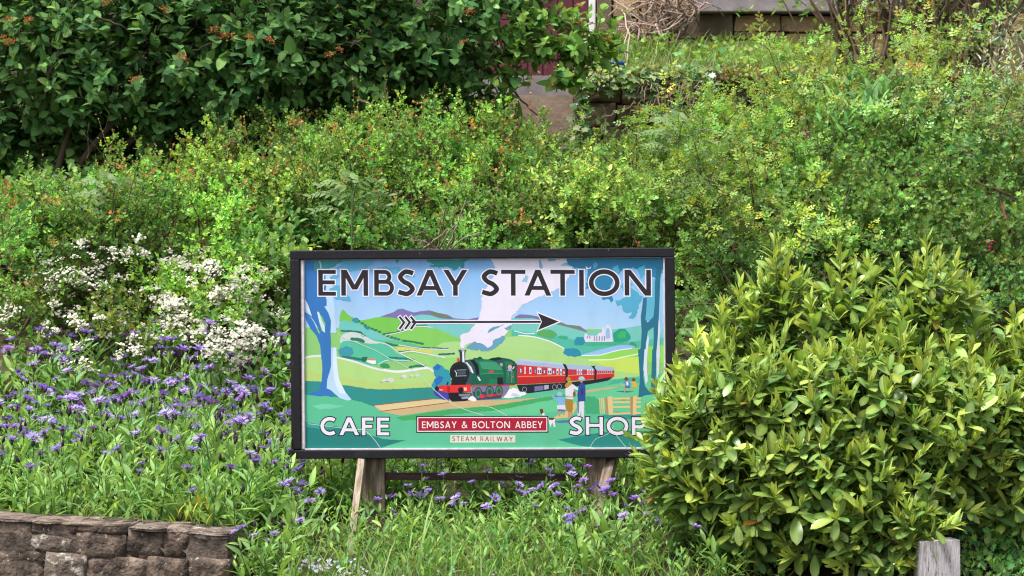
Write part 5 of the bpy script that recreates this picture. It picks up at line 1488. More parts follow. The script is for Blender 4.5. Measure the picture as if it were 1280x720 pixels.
shrub("hawthorn_bush", "shaded hawthorn bush behind the top right of the sign", "bush", C, Rr, 231, T_LOBED, .033, 600, 9, .17, DARKG, M["leaf_soft"], arch=(84, .26, 8, 9, .085, .22))
C, Rr = R_(232, 1258, 90, 28, 60, 5, .16, .24)
shrub("silvery_shrub", "thin shrub with whitish grey leaves at the top right corner", "bush", C, Rr, 232, T_LANCE, .05, 150, 7, .22, [(.28, .31, .25), (.12, .18, .07), (.12, .18, .06), (.34, .35, .30)], M["leaf_matt"], bark=(.25, .2, .17))

for (lb, cu, cv, ru, rv, n, sd) in [("nettle patch with larger plain leaves left of the white blossom top", 95, 292, 42, 22, 5, 251), ("nettle patch with larger leaves just behind the sign's top left corner", 330, 325, 30, 26, 4, 252),
                                    ("nettle patch below the brown terrace wall", 700, 262, 40, 20, 5, 253), ("nettle patch in the middle of the right bank", 1010, 262, 55, 24, 6, 254), ("nettle patch beside the left frame of the sign", 345, 440, 14, 22, 3, 255)]:
    C, Rr = R_(sd, cu, cv, ru, rv, n, .14, .22, dy=.05, yoff=-.22)
    shrub("nettle_patch", lb, "nettles", C, Rr, sd, T_VIB, .058, 210, 9, .20, [(.095, .18, .045), (.12, .2, .05), (.075, .15, .04)], M["leaf_matt"], nup=1.1, up_bias=1.0, r0=.006)

# ---- pink currant flowers
def pink_flowers():
    rng = np.random.default_rng(240)
    tm = TriMesh()
    for k in range(16):
        c = np.array((rng.normal(0, .008), rng.normal(0, .008), -.004 * k + .02))
        place(tm, T_SMALL, c[None], rand_unit(rng, 1), rand_unit(rng, 1), .014, np.array([(.50, .045, .12)]) * rng.uniform(.7, 1.3))
    me = tm.mesh("flower_cluster", M["petal"])
    ob = [o for o in col.objects if o.name.startswith("flowering_currant")][0]
    for (u, v) in [(1238, 305), (1252, 384), (1088, 326), (1150, 222)]:
        Y = None
        for y in np.arange(1.2, 4, .03):
            q = px(u, v, y)
            if (((q - CURC) / (CURR_ * 1.1)) ** 2).sum(1).min() < 1: Y = y; break
        q = px(u, v, (Y if Y else canopy_Y(v)) - .10)
        link("flower_cluster", me, ob, q - np.array(ob.location))
pink_flowers()

# ------------------------------------------------------------------ the large dark shrub (wayfaring tree) over the upper left
def build_wayfaring():
    rng = np.random.default_rng(300)
    C, Rr = [], []
    def L(u, v, Y, r, sx=1.2):
        C.append(px(u, v, Y)); Rr.append(np.array((r * sx, r, r * .85)))
    for (u, v, Y, r) in [(-60, 10, 4.9, .5), (40, -30, 4.9, .55), (60, 60, 4.6, .45), (150, 20, 4.6, .5), (20, 120, 4.75, .42), (130, 110, 4.6, .42), (230, 60, 4.4, .45), (240, -20, 4.6, .5), (330, 20, 4.5, .5), (320, 95, 4.4, .40), (410, 60, 4.4, .42),
                          (210, 140, 4.7, .34), (300, 150, 4.7, .30), (420, -20, 4.6, .5), (500, 20, 4.5, .45), (480, 90, 4.5, .38), (400, 130, 4.7, .32), (490, 150, 4.8, .28), (570, 60, 4.6, .36), (560, 120, 4.8, .30), (600, 0, 4.7, .40), (80, 160, 5.0, .32), (-20, 170, 5.1, .34), (150, 165, 5.1, .28),
                          (140, 80, 5.3, .5), (300, 60, 5.3, .55), (440, 90, 5.4, .45), (30, 60, 5.4, .5), (540, 60, 5.4, .4)]:
        L(u, v, Y, r)
    for (u, v, Y, r) in [(10, 195, 4.85, .28), (95, 192, 4.9, .24), (-40, 200, 4.9, .28), (40, 205, 5.1, .20), (215, 172, 4.85, .20), (345, 168, 4.8, .20), (265, 168, 4.9, .18), (430, 165, 4.8, .18), (530, 170, 4.8, .18)]:
        L(u, v, Y, r)
    n_main = len(C)
    for (u, v, Y, r) in [(625, 90, 4.6, .20), (650, 45, 4.6, .20), (680, 20, 4.7, .20), (695, 62, 4.6, .17), (725, 52, 4.6, .16), (745, 75, 4.6, .13), (632, 140, 4.65, .14), (600, 165, 4.7, .15), (640, 172, 4.6, .07), (705, 98, 4.55, .08), (728, 98, 4.6, .10)]:
        L(u, v, Y, r)
    C, Rr = np.array(C), np.array(Rr)
    root = np.array((-1.75, 5.3, float(ground_z(-1.75, 5.3))))
    R0 = empty("wayfaring_tree", root)
    tag(R0, "large dark green shrub with round leaves and rusty flower heads overhanging the hedge", "shrub")
    P, O, I = lump_points(rng, C, Rr, 96, depth=.7, back=.5, low=-.85)
    k = I < n_main
    keep = k | (rng.random(len(P)) < 1.0)
    P, O, I = P[keep], O[keep], I[keep]
    d = vnorm(O * .8 + np.array((.1, -.1, .35)) + rng.normal(0, .35, P.shape))
    Ls = .30 * np.exp(rng.normal(0, .25, len(P)))
    b0 = P - d * (Ls * .6)[:, None]
    p, D, N, S, t, idx = shoots(rng, b0, d, Ls, 10, .086, spread=66, curve=.05, nup=1.2, taper=.35, golden=90, up=-.1)
    colr = tints(rng, len(p), [(.038, .088, .026), (.052, .112, .032), (.030, .072, .024), (.074, .138, .043)], .24, .10)
    side = np.isin(I[idx], np.arange(n_main, len(C)))
    colr[side] = tints(rng, int(side.sum()), [(.085, .16, .036), (.065, .125, .03), (.11, .19, .04)], .2, .1)
    u = p[:, 0] / (PXM * (p[:, 1] - CAM_Y)) + 640; v = 360 - (p[:, 2] - CAM_Z) / (PXM * (p[:, 1] - CAM_Y))
    Nn = vnorm(N - (N * D).sum(1, keepdims=True) * D)
    score = S * (.3 + np.abs(Nn[:, 1])) * np.exp(-(p[:, 1] - 4) * 1.2) * rng.uniform(.6, 1.4, len(p))
    score[(u < 0) | (u > 1280) | (v < 0) | (v > 260)] = 0
    sel = np.zeros(len(p), bool); sel[np.argsort(-score)[:300]] = True
    tm = TriMesh(); place(tm, T_VIB, p[~sel], D[~sel], N[~sel], S[~sel], colr[~sel])
    f = link("foliage", tm.mesh("foliage", M["leaf_dull"], root), R0); f["kind"] = "stuff"
    leaf_objects(R0, root, T_VIB, p[sel], D[sel], N[sel], S[sel], colr[sel], M["leaf_dull"])
    # trunks and limbs
    bark = np.array((.085, .062, .045))
    for k, (u, v, Y, a) in enumerate([(62, 215, 4.7, 3), (70, 225, 4.75, 8), (85, 228, 4.8, 13), (56, 230, 4.9, 1), (160, 215, 5.2, 5), (300, 205, 5.3, 12), (420, 205, 5.4, 18)]):
        tb = TriMesh()
        g = px(u, v, Y); g[2] = float(ground_z(g[0], Y)) - .05
        e = C[a]
        pts = spline(np.array([g, (g * .6 + e * .4) + np.array((rng.normal(0, .06), 0, .1)), e]), 12)
        tube(tb, pts, np.linspace(.026, .010, 12), 7, bark)
        link("trunk", tb.mesh("trunk", M["bark"], root), R0)
    limbs = [[px(560, 95, 4.9), px(620, 70, 4.62), px(660, 52, 4.55), px(710, 40, 4.6), px(742, 26, 4.7)], [px(600, 80, 4.7), px(640, 68, 4.6), px(690, 75, 4.55), px(735, 88, 4.55)], [px(610, 60, 4.65), px(630, 95, 4.6), px(655, 130, 4.6), px(680, 150, 4.6)],
             [px(85, 5, 4.5), px(125, 22, 4.35), px(155, 34, 4.3), px(190, 60, 4.4)], [px(20, 62, 4.5), px(80, 42, 4.4), px(140, 34, 4.35)], [px(80, 60, 4.4), px(62, 90, 4.35), px(56, 125, 4.4)], [px(420, 60, 4.3), px(450, 50, 4.2), px(465, 36, 4.3)],
             [px(455, 30, 4.3), px(464, 40, 4.2), px(466, 52, 4.3)], [px(285, 28, 4.2), px(270, 50, 4.15), px(238, 66, 4.2)], [px(150, 165, 4.9), px(190, 150, 4.8), px(230, 166, 4.7)], [px(445, 122, 4.2), px(465, 132, 4.1), px(482, 152, 4.0)]]
    for q in limbs:
        tb = TriMesh(); pts = spline(np.array(q), 14) + rng.normal(0, .004, (14, 3))
        tube(tb, pts, np.linspace(.012, .004, 14), 6, (.12, .09, .055) if len(q) == 3 else bark)
        link("branch", tb.mesh("branch", M["bark"], root), R0)
    tb = TriMesh()
    sub = rng.choice(len(b0), len(b0), replace=False)
    shoot_stems(tb, rng, b0, d, Ls, .05, .004, bark)
    cl = C[:n_main]
    for a in range(n_main):
        m = int(rng.integers(n_main)); 
        tube(tb, spline(np.array([root + np.array((rng.normal(0, .6), rng.normal(0, .2), .1)), (root + C[a]) / 2 + rng.normal(0, .15, 3), C[a]]), 8), np.linspace(.016, .004, 8), 5, bark * .8)
    link("twigs", tb.mesh("twigs", M["bark"], root), R0)
    # rusty flower heads
    tmf = []
    for q in range(4):
        t_ = TriMesh()
        for k in range(60):
            c = np.array((rng.normal(0, .022), rng.normal(0, .018), rng.normal(0, .008)))
            c[2] -= (c[0] ** 2 + c[1] ** 2) * 6
            place(t_, T_SMALL, c[None], vnorm(np.array([[rng.normal(), rng.normal() - .5, 1.0]])), rand_unit(rng, 1), .013, np.array([(.33, .135, .045)]) * np.exp(rng.normal(0, .25)))
        tmf.append(t_.mesh("flower_head", M["petal"]))
    for i, (u, v, s) in enumerate([(12, 24, 1), (35, 24, 1.1), (12, 52, 1.3), (206, 12, 1.0), (268, 36, 1.0), (283, 44, 1.3), (312, 46, 1.0), (336, 49, 1.1), (228, 70, 1.2), (168, 98, 1.0), (412, 68, .9), (424, 61, .8), (586, 14, 1.0), (579, 52, .9), (722, 27, 1.0), (760, 48, .8), (133, 2, 1.0), (690, 106, .7), (724, 6, .8), (3, 46, .8)]):
        Y = None
        for y in np.arange(3.6, 5.5, .03):
            q = px(u, v, y)
            if (((q - C) / (Rr * 1.05)) ** 2).sum(1).min() < 1: Y = y; break
        q = px(u, v, (Y if Y else 4.6) - .15)
        o = link("flower_head", tmf[i % 4], R0, q - root); s *= .85; o.scale = (s, s, s); o.rotation_euler = (.5, rng.normal(0, .2), rng.uniform(0, 6))
build_wayfaring()

# ------------------------------------------------------------------ cherry laurel, right foreground
def build_laurel():
    rng = np.random.default_rng(400)
    # columns of growth: (u, v_top, Y) and lumps below each
    C, Rr = [], []
    def L(u, v, Y, r, sx=1.0, sz=1.0): C.append(px(u, v, Y)); Rr.append(np.array((r * sx, r, r * sz)))
    for (u, v, Y, r) in [(905, 505, -.55, .21), (975, 495, -.45, .24), (1050, 492, -.45, .24), (1130, 490, -.5, .24), (1205, 500, -.55, .23), (1275, 520, -.5, .21), (966, 405, -.5, .11), (968, 355, -.5, .065), (985, 375, -.45, .07), (1050, 408, -.5, .11), (1052, 362, -.5, .065), (1030, 405, -.45, .08), (1155, 400, -.5, .12), (1158, 352, -.5, .075), (1185, 385, -.55, .09), (1130, 425, -.5, .08), (935, 440, -.5, .09), (902, 455, -.55, .09), (866, 492, -.6, .08), (1266, 462, -.45, .08), (1235, 478, -.5, .07), (1085, 440, -.45, .08), (872, 545, -.65, .20), (940, 530, -.75, .27), (1020, 520, -.75, .28), (1100, 520, -.78, .28), (1180, 530, -.75, .27), (1255, 560, -.7, .24),
                          (868, 610, -.6, .20), (960, 610, -.78, .26), (1040, 600, -.85, .27), (1110, 605, -.85, .25), (1180, 600, -.78, .22), (1250, 620, -.7, .17), (1320, 540, -.5, .3), (950, 665, -.7, .17), (1040, 670, -.85, .17), (1105, 672, -.95, .16), (1148, 668, -1.08, .10), (1285, 585, -.6, .22), (1300, 500, -.45, .22), (1262, 440, -.45, .09), (875, 580, -.3, .20), (1000, 520, -.1, .33), (1150, 520, -.1, .33), (1280, 540, .0, .33), (930, 600, -.1, .35), (1100, 620, -.1, .35)]:
        L(u, v, Y, r)
    C, Rr = np.array(C), np.array(Rr)
    root = np.array((1.35, -.35, float(ground_z(1.35, -.35))))
    R0 = empty("cherry_laurel", root)
    tag(R0, "big glossy laurel bush with upright yellow green shoots covering the sign's right end", "bush")
    P, O, I = lump_points(rng, C, Rr, 200, depth=.55, back=.5, low=-.8)
    d = vnorm(O * .75 + np.array((0, -.05, .62)) + rng.normal(0, .22, P.shape))
    Ls = .20 * np.exp(rng.normal(0, .22, len(P)))
    b0 = P - d * (Ls * .6)[:, None]
    # the tall leaders of the top edge
    lead = [(870, 425, .20, -.6), (845, 460, .2, -.65), (905, 395, .22, -.55), (925, 375, .25, -.5), (940, 392, .2, -.55), (968, 318, .42, -.5), (985, 345, .3, -.55), (955, 365, .3, -.5), (1000, 360, .28, -.45), (1050, 325, .38, -.5), (1040, 365, .3, -.45), (1068, 360, .28, -.55), (1095, 390, .24, -.5),
            (1120, 350, .26, -.55), (1158, 318, .42, -.5), (1145, 345, .32, -.45), (1175, 345, .34, -.55), (1195, 345, .30, -.5), (1215, 390, .2, -.5), (1235, 430, .2, -.5), (1265, 410, .24, -.4), (1278, 440, .22, -.5), (1085, 345, .24, -.3), (1012, 395, .22, -.6), (1130, 395, .25, -.6), (890, 430, .2, -.7), (1225, 405, .22, -.3),
            (812, 528, .16, -.62), (806, 560, .16, -.6), (822, 490, .18, -.6), (848, 500, .2, -.7), (838, 590, .16, -.6), (850, 545, .18, -.7), (830, 620, .16, -.55), (858, 470, .2, -.7)]
    tip = np.array([px(u, v - (18 if v < 420 else 6), Y) for u, v, l, Y in lead]); ll = np.array([l for _, _, l, _ in lead])
    dl = vnorm(np.array([(rng.normal(0, .12) - (.45 if u < 840 else 0), rng.normal(0, .1), 1.0) for u, *_ in lead]))
    ll = ll * 1.3
    nb = tip - dl * ll[:, None]
    lp, lD, lN, lS, lt, li = shoots(rng, nb, dl, ll * .95, 22, .088, spread=55, curve=.03, nup=1.0, taper=.35)
    lc = tints(rng, len(lp), [(.115, .165, .038), (.09, .145, .034), (.14, .185, .042)], .2, .1)
    lc[lt > .7] = tints(rng, int((lt > .7).sum()), [(.16, .21, .045), (.185, .225, .05)], .18, .08)
    b_all = np.vstack([b0, nb]); d_all = np.vstack([d, dl]); L_all = np.concatenate([Ls, ll])
    mature = [(.098, .148, .034), (.076, .125, .031), (.125, .172, .040), (.058, .100, .028)]
    young = [(.185, .235, .045), (.21, .24, .05), (.15, .21, .045)]
    p, D, N, S, t, idx = shoots(rng, b_all, d_all, L_all * .86, 9, .095, spread=72, curve=.05, nup=1.3, up=.1, taper=.35)
    colr = tints(rng, len(p), mature, .22, .10)
    k = t > .7
    colr[k] = tints(rng, int(k.sum()), [(.115, .165, .038), (.09, .145, .034), (.14, .185, .042)], .18, .1)
    yel = rng.random(len(p)) < .006
    colr[yel] = tints(rng, int(yel.sum()), [(.30, .20, .04), (.30, .27, .05), (.26, .13, .03)], .15, .1)
    # young erect leaves at each tip
    has = np.concatenate([rng.random(len(b0)) < .8, np.ones(len(nb), bool)])
    tb_ = b_all[has] + d_all[has] * (L_all[has] * .80)[:, None]
    p2, D2, N2, S2, t2, i2 = shoots(rng, tb_, d_all[has], L_all[has] * .22, 7, .066, spread=26, curve=.05, taper=.2, t0=0, up=.8)
    c2 = tints(rng, len(p2), young, .18, .08)
    u = p[:, 0] / (PXM * (p[:, 1] - CAM_Y)) + 640; v = 360 - (p[:, 2] - CAM_Z) / (PXM * (p[:, 1] - CAM_Y))
    Nn = vnorm(N - (N * D).sum(1, keepdims=True) * D)
    score = S * (.3 + np.abs(Nn[:, 1])) * np.exp(-(p[:, 1] + 1) * 2.0) * rng.uniform(.6, 1.4, len(p))
    score[(u < 0) | (u > 1280) | (v < 0) | (v > 720)] = 0
    sel = np.zeros(len(p), bool); sel[np.argsort(-score)[:300]] = True
    tm = TriMesh(); place(tm, T_LAUREL, p[~sel], D[~sel], N[~sel], S[~sel], colr[~sel])
    place(tm, T_YOUNG, p2, D2, N2, S2, c2)
    place(tm, T_LAUREL, lp, lD, lN, lS, lc, .9)
    f = link("foliage", tm.mesh("foliage", M["leaf_gloss"], root), R0); f["kind"] = "stuff"
    leaf_objects(R0, root, T_LAUREL, p[sel], D[sel], N[sel], S[sel], colr[sel], M["leaf_gloss"])
    tb = TriMesh()
    trunk_set(tb, rng, root, C, (.09, .065, .04), .02)
    shoot_stems(tb, rng, b_all, d_all, L_all, .05, .0035, (.16, .20, .05))
    link("branches", tb.mesh("branches", M["bark"], root), R0)
build_laurel()

# ------------------------------------------------------------------ perennial cornflowers
STEMG = (.10, .17, .045)
CORN = [(.105, .185, .055), (.085, .16, .05), (.13, .21, .06), (.15, .22, .055)]
def flower_meshes(rng):
    out = []
    for kind in range(6):
        tm = TriMesh()
        hue = [(.22, .15, .49), (.27, .195, .56), (.35, .275, .63), (.16, .09, .42), (.40, .33, .65), (.28, .155, .49)][kind]
        n = 11
        for k in range(n):
            a = k * 2 * math.pi / n + rng.normal(0, .1); el_ = rng.uniform(.15, .65)
            D = np.array((math.cos(a) * math.cos(el_), math.sin(a) * math.cos(el_), math.sin(el_)))
            Nn = np.array((-math.cos(a) * math.sin(el_), -math.sin(a) * math.sin(el_), math.cos(el_)))
            Xx = np.cross(D, Nn); Lp = .030 * rng.uniform(.85, 1.15)
            o = np.array((0, 0, .004))
            tube(tm, np.array([o, o + D * Lp * .5]), .0009, 3, hue)
            m = o + D * Lp * .45
            for s_ in (-.5, 0, .5):
                e = m + (D * math.cos(s_) + Xx * math.sin(s_)) * Lp * .62
                w = Xx * math.cos(s_) - D * math.sin(s_)
                h = (m + e) / 2
                c = np.array(hue) * np.exp(rng.normal(0, .12))
                tm.add([m, h + w * .0026 + Nn * .001, e, h - w * .0026 + Nn * .001], [(0, 1, 2), (0, 2, 3)], np.clip(c, 0, 1))
        for k in range(14):
            a = rng.uniform(0, 6.28); r = rng.uniform(0, .006)
            D = vnorm(np.array([[math.cos(a) * .5, math.sin(a) * .5, 1.0]]))[0]
            o = np.array((math.cos(a) * r, math.sin(a) * r, .002))
            tube(tm, np.array([o, o + D * .013]), .0009, 3, (.22, .035, .20))
        fl = tm.mesh("flower_head", M["petal"])
        tb = TriMesh()
        pts = np.array([(0, 0, -.017), (0, 0, -.013), (0, 0, -.007), (0, 0, 0), (0, 0, .003)])
        tube(tb, pts, [.002, .0058, .0070, .0050, .0042], 7, (.05, .07, .03))
        out.append((fl, tb.mesh("involucre", M["leaf_matt"])))
    return out
rngF = np.random.default_rng(500)
FLOWERS = flower_meshes(rngF)
tb = TriMesh()
tube(tb, np.array([(0, 0, -.016), (0, 0, -.010), (0, 0, -.002), (0, 0, .008), (0, 0, .014)]), [.002, .0065, .0078, .0050, .002], 7, (.045, .03, .04))
for k in range(7):
    a = rngF.uniform(0, 6.28); tube(tb, np.array([(0, 0, .010), (math.cos(a) * .006, math.sin(a) * .006, .020)]), .0014, 3, (.20, .05, .22))
BUD = tb.mesh("bud", M["petal"])

def add_flower(parent, pos, D, kind, s, rng):
    q = Vector(D).to_track_quat('Z', 'Y')
    if kind < 0:
        o = link("bud", BUD, parent, pos); o.rotation_euler = q.to_euler(); o.scale = (s, s, s); register(o, parent); return
    fl, inv = FLOWERS[kind]
    o = link("flower_head", fl, parent, pos); o.rotation_euler = q.to_euler(); o.scale = (s, s, s); register(o, parent)
    c = link("involucre", inv, o, (0, 0, 0)); register(c, o)

def corn_proto(seed, nstem, H, flowers, separate, leafL=.115, lean=.35, pal=CORN):
    """One clump: stems, lance leaves all the way up, a flower or bud at some stem tips."""
    rng = np.random.default_rng(seed)
    R0 = empty("cornflower_plant", (0, 0, 0))
    tl = TriMesh()
    ts_ = TriMesh()
    PP, DD, NN, SS, CC = [], [], [], [], []
    for i in range(nstem):
        a = rng.uniform(0, 6.28); le = abs(rng.normal(0, lean)) + .05
        b = np.array((math.cos(a), math.sin(a), 0)) * rng.uniform(.0, .06)
        d = vnorm(np.array([[math.cos(a) * le, math.sin(a) * le, 1.0]]))[0]
        L = H * rng.uniform(.72, 1.08)
        nl = int(rng.integers(10, 14))
        P, D, N, S, t, _ = shoots(rng, b[None], d[None], L * .92, nl, leafL, spread=52, curve=-.02, nup=.9, taper=.55, t0=.05, up=.5)
        c = tints(rng, len(P), pal, .16, .08)
        PP.append(P); DD.append(D); NN.append(N); SS.append(S); CC.append(c)
        pts = np.array([b, b + d * L * .5, b + d * L]) + rng.normal(0, .004, (3, 3))
        tube(ts_, spline(pts, 6), np.linspace(.0032, .0020, 6), 5, STEMG)
        if i < flowers:
            add_flower(R0, pts[-1] + d * .016, vnorm((d * .7 + np.array((rng.normal(0, .3), -.25 + rng.normal(0, .3), .6)))[None])[0], int(rng.integers(6)), rng.uniform(.95, 1.32), rng)
        elif i < flowers + 1:
            add_flower(R0, pts[-1] + d * .014, d, -1, rng.uniform(.9, 1.3), rng)
    o = link("stems", ts_.mesh("stems", M["leaf_matt"]), R0); register(o, R0)
    P, D, N, S, c = map(np.concatenate, (PP, DD, NN, SS, CC))
    if separate:
        before = set(x.name for x in R0.children)
        leaf_objects(R0, np.zeros(3), T_CORN, P, D, N, S, c, M["leaf_matt"], nv=5)
        for ch in R0.children:
            if ch.name not in before: register(ch, R0)
    else:
        place(tl, T_CORN, P, D, N, S, c)
        o = link("foliage", tl.mesh("foliage", M["leaf_matt"]), R0); o["kind"] = "stuff"; register(o, R0)
    return R0

def cornflowers():
    rng = np.random.default_rng(510)
    used = {}
    protos = {}
    def get(kind):
        if kind not in protos:
            sep, fl, seed = kind
            protos[kind] = corn_proto(seed, max(3, fl) if sep else max(4, fl + 1), .40, fl, sep)
            return protos[kind], True
        return protos[kind], False
    def put(x, y, s, kind, label, group, zoff=0.0):
        o, first = get(kind)
        if not first: o = copy_tree(o)
        o.location = (x, y, float(ground_z(x, y)) - .01 + zoff)
        o.rotation_euler = (rng.normal(0, .06), rng.normal(0, .06), rng.uniform(0, 6.28))
        o.scale = (s, s, s * rng.uniform(.92, 1.08))
        tag(o, label, "cornflower", group)
    # dense drift left of the sign: rows from back to front
    def scatter(n, fx, fy, mind, pool=14):
        pts = []
        tries = 0
        while len(pts) < n and tries < n * 60:
            tries += 1
            q = np.array((fx(rng), fy(rng)))
            if all(np.hypot(*(q - o)) > mind for o in pts): pts.append(q)
        return pts
    # back band, thick with flowers (px rows 440-520)
    back = scatter(46, lambda r: r.uniform(-2.65, -1.12), lambda r: r.uniform(.25, 1.25), .13)
    for x, y in back:
        put(x, y, rng.uniform(.80, 1.02), (False, 5 if x < -1.4 else 4, int(rng.integers(600, 606))), "cornflower in full purple flower in the dense drift left of the sign", "cornflowers in the flowering drift left of the sign")
    mid = scatter(30, lambda r: r.uniform(-2.45, -1.0), lambda r: r.uniform(-.35, .3), .15)
    for x, y in mid:
        put(x, y, rng.uniform(.85, 1.05), (False, 1 if rng.random() < .6 else 2, int(rng.integers(610, 615))), "leafy cornflower plant with few flowers between the stone wall and the drift", "cornflowers behind the stone wall")
    front = scatter(20, lambda r: r.uniform(-2.25, -1.2), lambda r: r.uniform(-.68, -.38), .12)
    for x, y in front:
        put(x, y, rng.uniform(.62, .85), (True, 0 if rng.random() < .75 else 1, int(rng.integers(620, 624))), "grey green cornflower plant leaning over the top of the stone wall", "cornflowers along the wall top")
    left = scatter(20, lambda r: r.uniform(-1.15, -.68), lambda r: r.uniform(-.85, .35), .13)
    for x, y in left:
        if x > -.86 and y < .1: continue
        put(x, y, rng.uniform(.75, .95), (True, 3 if rng.random() < .6 else 2, int(rng.integers(630, 634))), "cornflower plant between the end of the stone wall and the left prop", "cornflowers left of the sign posts")
    behind = scatter(24, lambda r: r.uniform(-.65, .60), lambda r: r.uniform(.25, 1.1), .14)
    for x, y in behind:
        put(x, y, rng.uniform(.75, .98), (False, 2, int(rng.integers(640, 643))), "cornflower plant growing behind the sign posts and cross rail", "cornflowers behind the sign posts")
    under = scatter(18, lambda r: r.uniform(-.55, .35), lambda r: r.uniform(-.5, .15), .15)
    for x, y in under:
        put(x, y, rng.uniform(.55, .72), (True, 3, int(rng.integers(650, 653))), "cornflower plant in the grass under the sign", "cornflowers in the grass under the sign")
    right = scatter(20, lambda r: r.uniform(.25, .95), lambda r: r.uniform(-.85, .1), .12)
    for x, y in right:
        put(x, y, rng.uniform(.6, .85), (True, 3 if rng.random() < .7 else 2, int(rng.integers(660, 664))), "cornflower plant between the right post and the laurel", "cornflowers right of the sign posts")
    for x, y in [(-.82, .32), (-.72, .42), (-.88, .50), (-.66, .30), (-.78, .20), (-.62, .55), (-.92, .25), (-.74, .62)]:
        put(x, y, rng.uniform(.75, .95), (False, 2, 641), "leafy cornflower plant just left of the left post, behind the pale prop", "cornflowers behind the left prop")
    for x, y in [(-1.04, -.80), (-.98, -.72), (-1.06, -.66), (-.93, -.84), (-1.0, -.92)]:
        put(x, y, rng.uniform(.6, .8), (True, 1, 631), "cornflower plant softening the right end of the stone wall", "cornflowers at the end of the stone wall")
    # in the shade of the hawthorn
    shade = scatter(16, lambda r: r.uniform(-2.5, -.95), lambda r: r.uniform(1.2, 1.5), .14)
    for x, y in shade:
        put(x, y, rng.uniform(.95, 1.15), (False, 3, int(rng.integers(670, 672))), "dark cornflower plant under the white blossomed hawthorn", "cornflowers in the hawthorn shade")
cornflowers()
# ------------------------------------------------------------------ grass and ground cover
def blades(rng, X, Y, H, base, lean=.5, wide=1.0, Z=None):
    n = len(X)
    Z = ground_z(X, Y) - .01 if Z is None else Z
    P = np.stack([X, Y, Z], 1)
    a = rng.uniform(0, 6.28, n); l = np.abs(rng.normal(0, lean, n))
    D = np.stack([np.cos(a) * l, np.sin(a) * l, np.ones(n)], 1)
    N = np.stack([-np.cos(a), -np.sin(a), l + .15], 1) * -1
    N = np.stack([np.cos(a) * -1, np.sin(a) * -1, l], 1)
    return P, D, N, H * np.exp(rng.normal(0, .3, n)), tints(rng, n, base, .22, .1)

T_GRASS = long_leaf(.034, 6, .3, .45, lambda t: (1 - t) ** .45, 1.05)
GRASSC = [(.082, .155, .034), (.062, .130, .032), (.112, .178, .042), (.13, .16, .06)]
def build_grass():
    rng = np.random.default_rng(700)
    tm = TriMesh()
    n = 3600
    x = rng.uniform(-1.05, 1.0, n); y = rng.uniform(-1.0, 1.1, n)
    dens = np.exp(-((x + .18) / .42) ** 2) + .25
    k = rng.random(n) < dens
    x, y = x[k], y[k]
    P, D, N, S, c = blades(rng, x, y, .155 - .05 * smoothstep(-.5, .1, y), GRASSC, .5)
    place(tm, T_GRASS, P, D, N, S, c, 1.1)
    x = rng.uniform(-1.05, .9, 1500); y = rng.uniform(-1.15, -.55, 1500)
    P, D, N, S, c = blades(rng, x, y, .12, GRASSC, .5); place(tm, T_GRASS, P, D, N, S, c, 1.1)
    x = rng.uniform(-2.6, -1.2, 900); y = rng.uniform(-.74, .6, 900)
    P, D, N, S, c = blades(rng, x, y, .17, GRASSC, .5); place(tm, T_GRASS, P, D, N, S, c)
    o = link("grass", tm.mesh("grass", M["leaf_soft"])); tag(o, "long bright green grass blades growing under the sign", "grass", kind="stuff")
    tm = TriMesh()
    n = 5000
    x = rng.uniform(.55, 2.4, n); y = rng.uniform(5.62, 8.3, n)
    P, D, N, S, c = blades(rng, x, y, .11, [(.11, .19, .05), (.13, .20, .055), (.08, .16, .045), (.20, .18, .09)], .6)
    S = S * np.where(y > 7.3, 1.3, .9)
    place(tm, T_GRASS, P, D, N, S, c, 1.5)
    o = link("grass", tm.mesh("grass", M["leaf_soft"])); tag(o, "sunlit rough grass on the terrace below the sandstone house", "grass", kind="stuff")
build_grass()

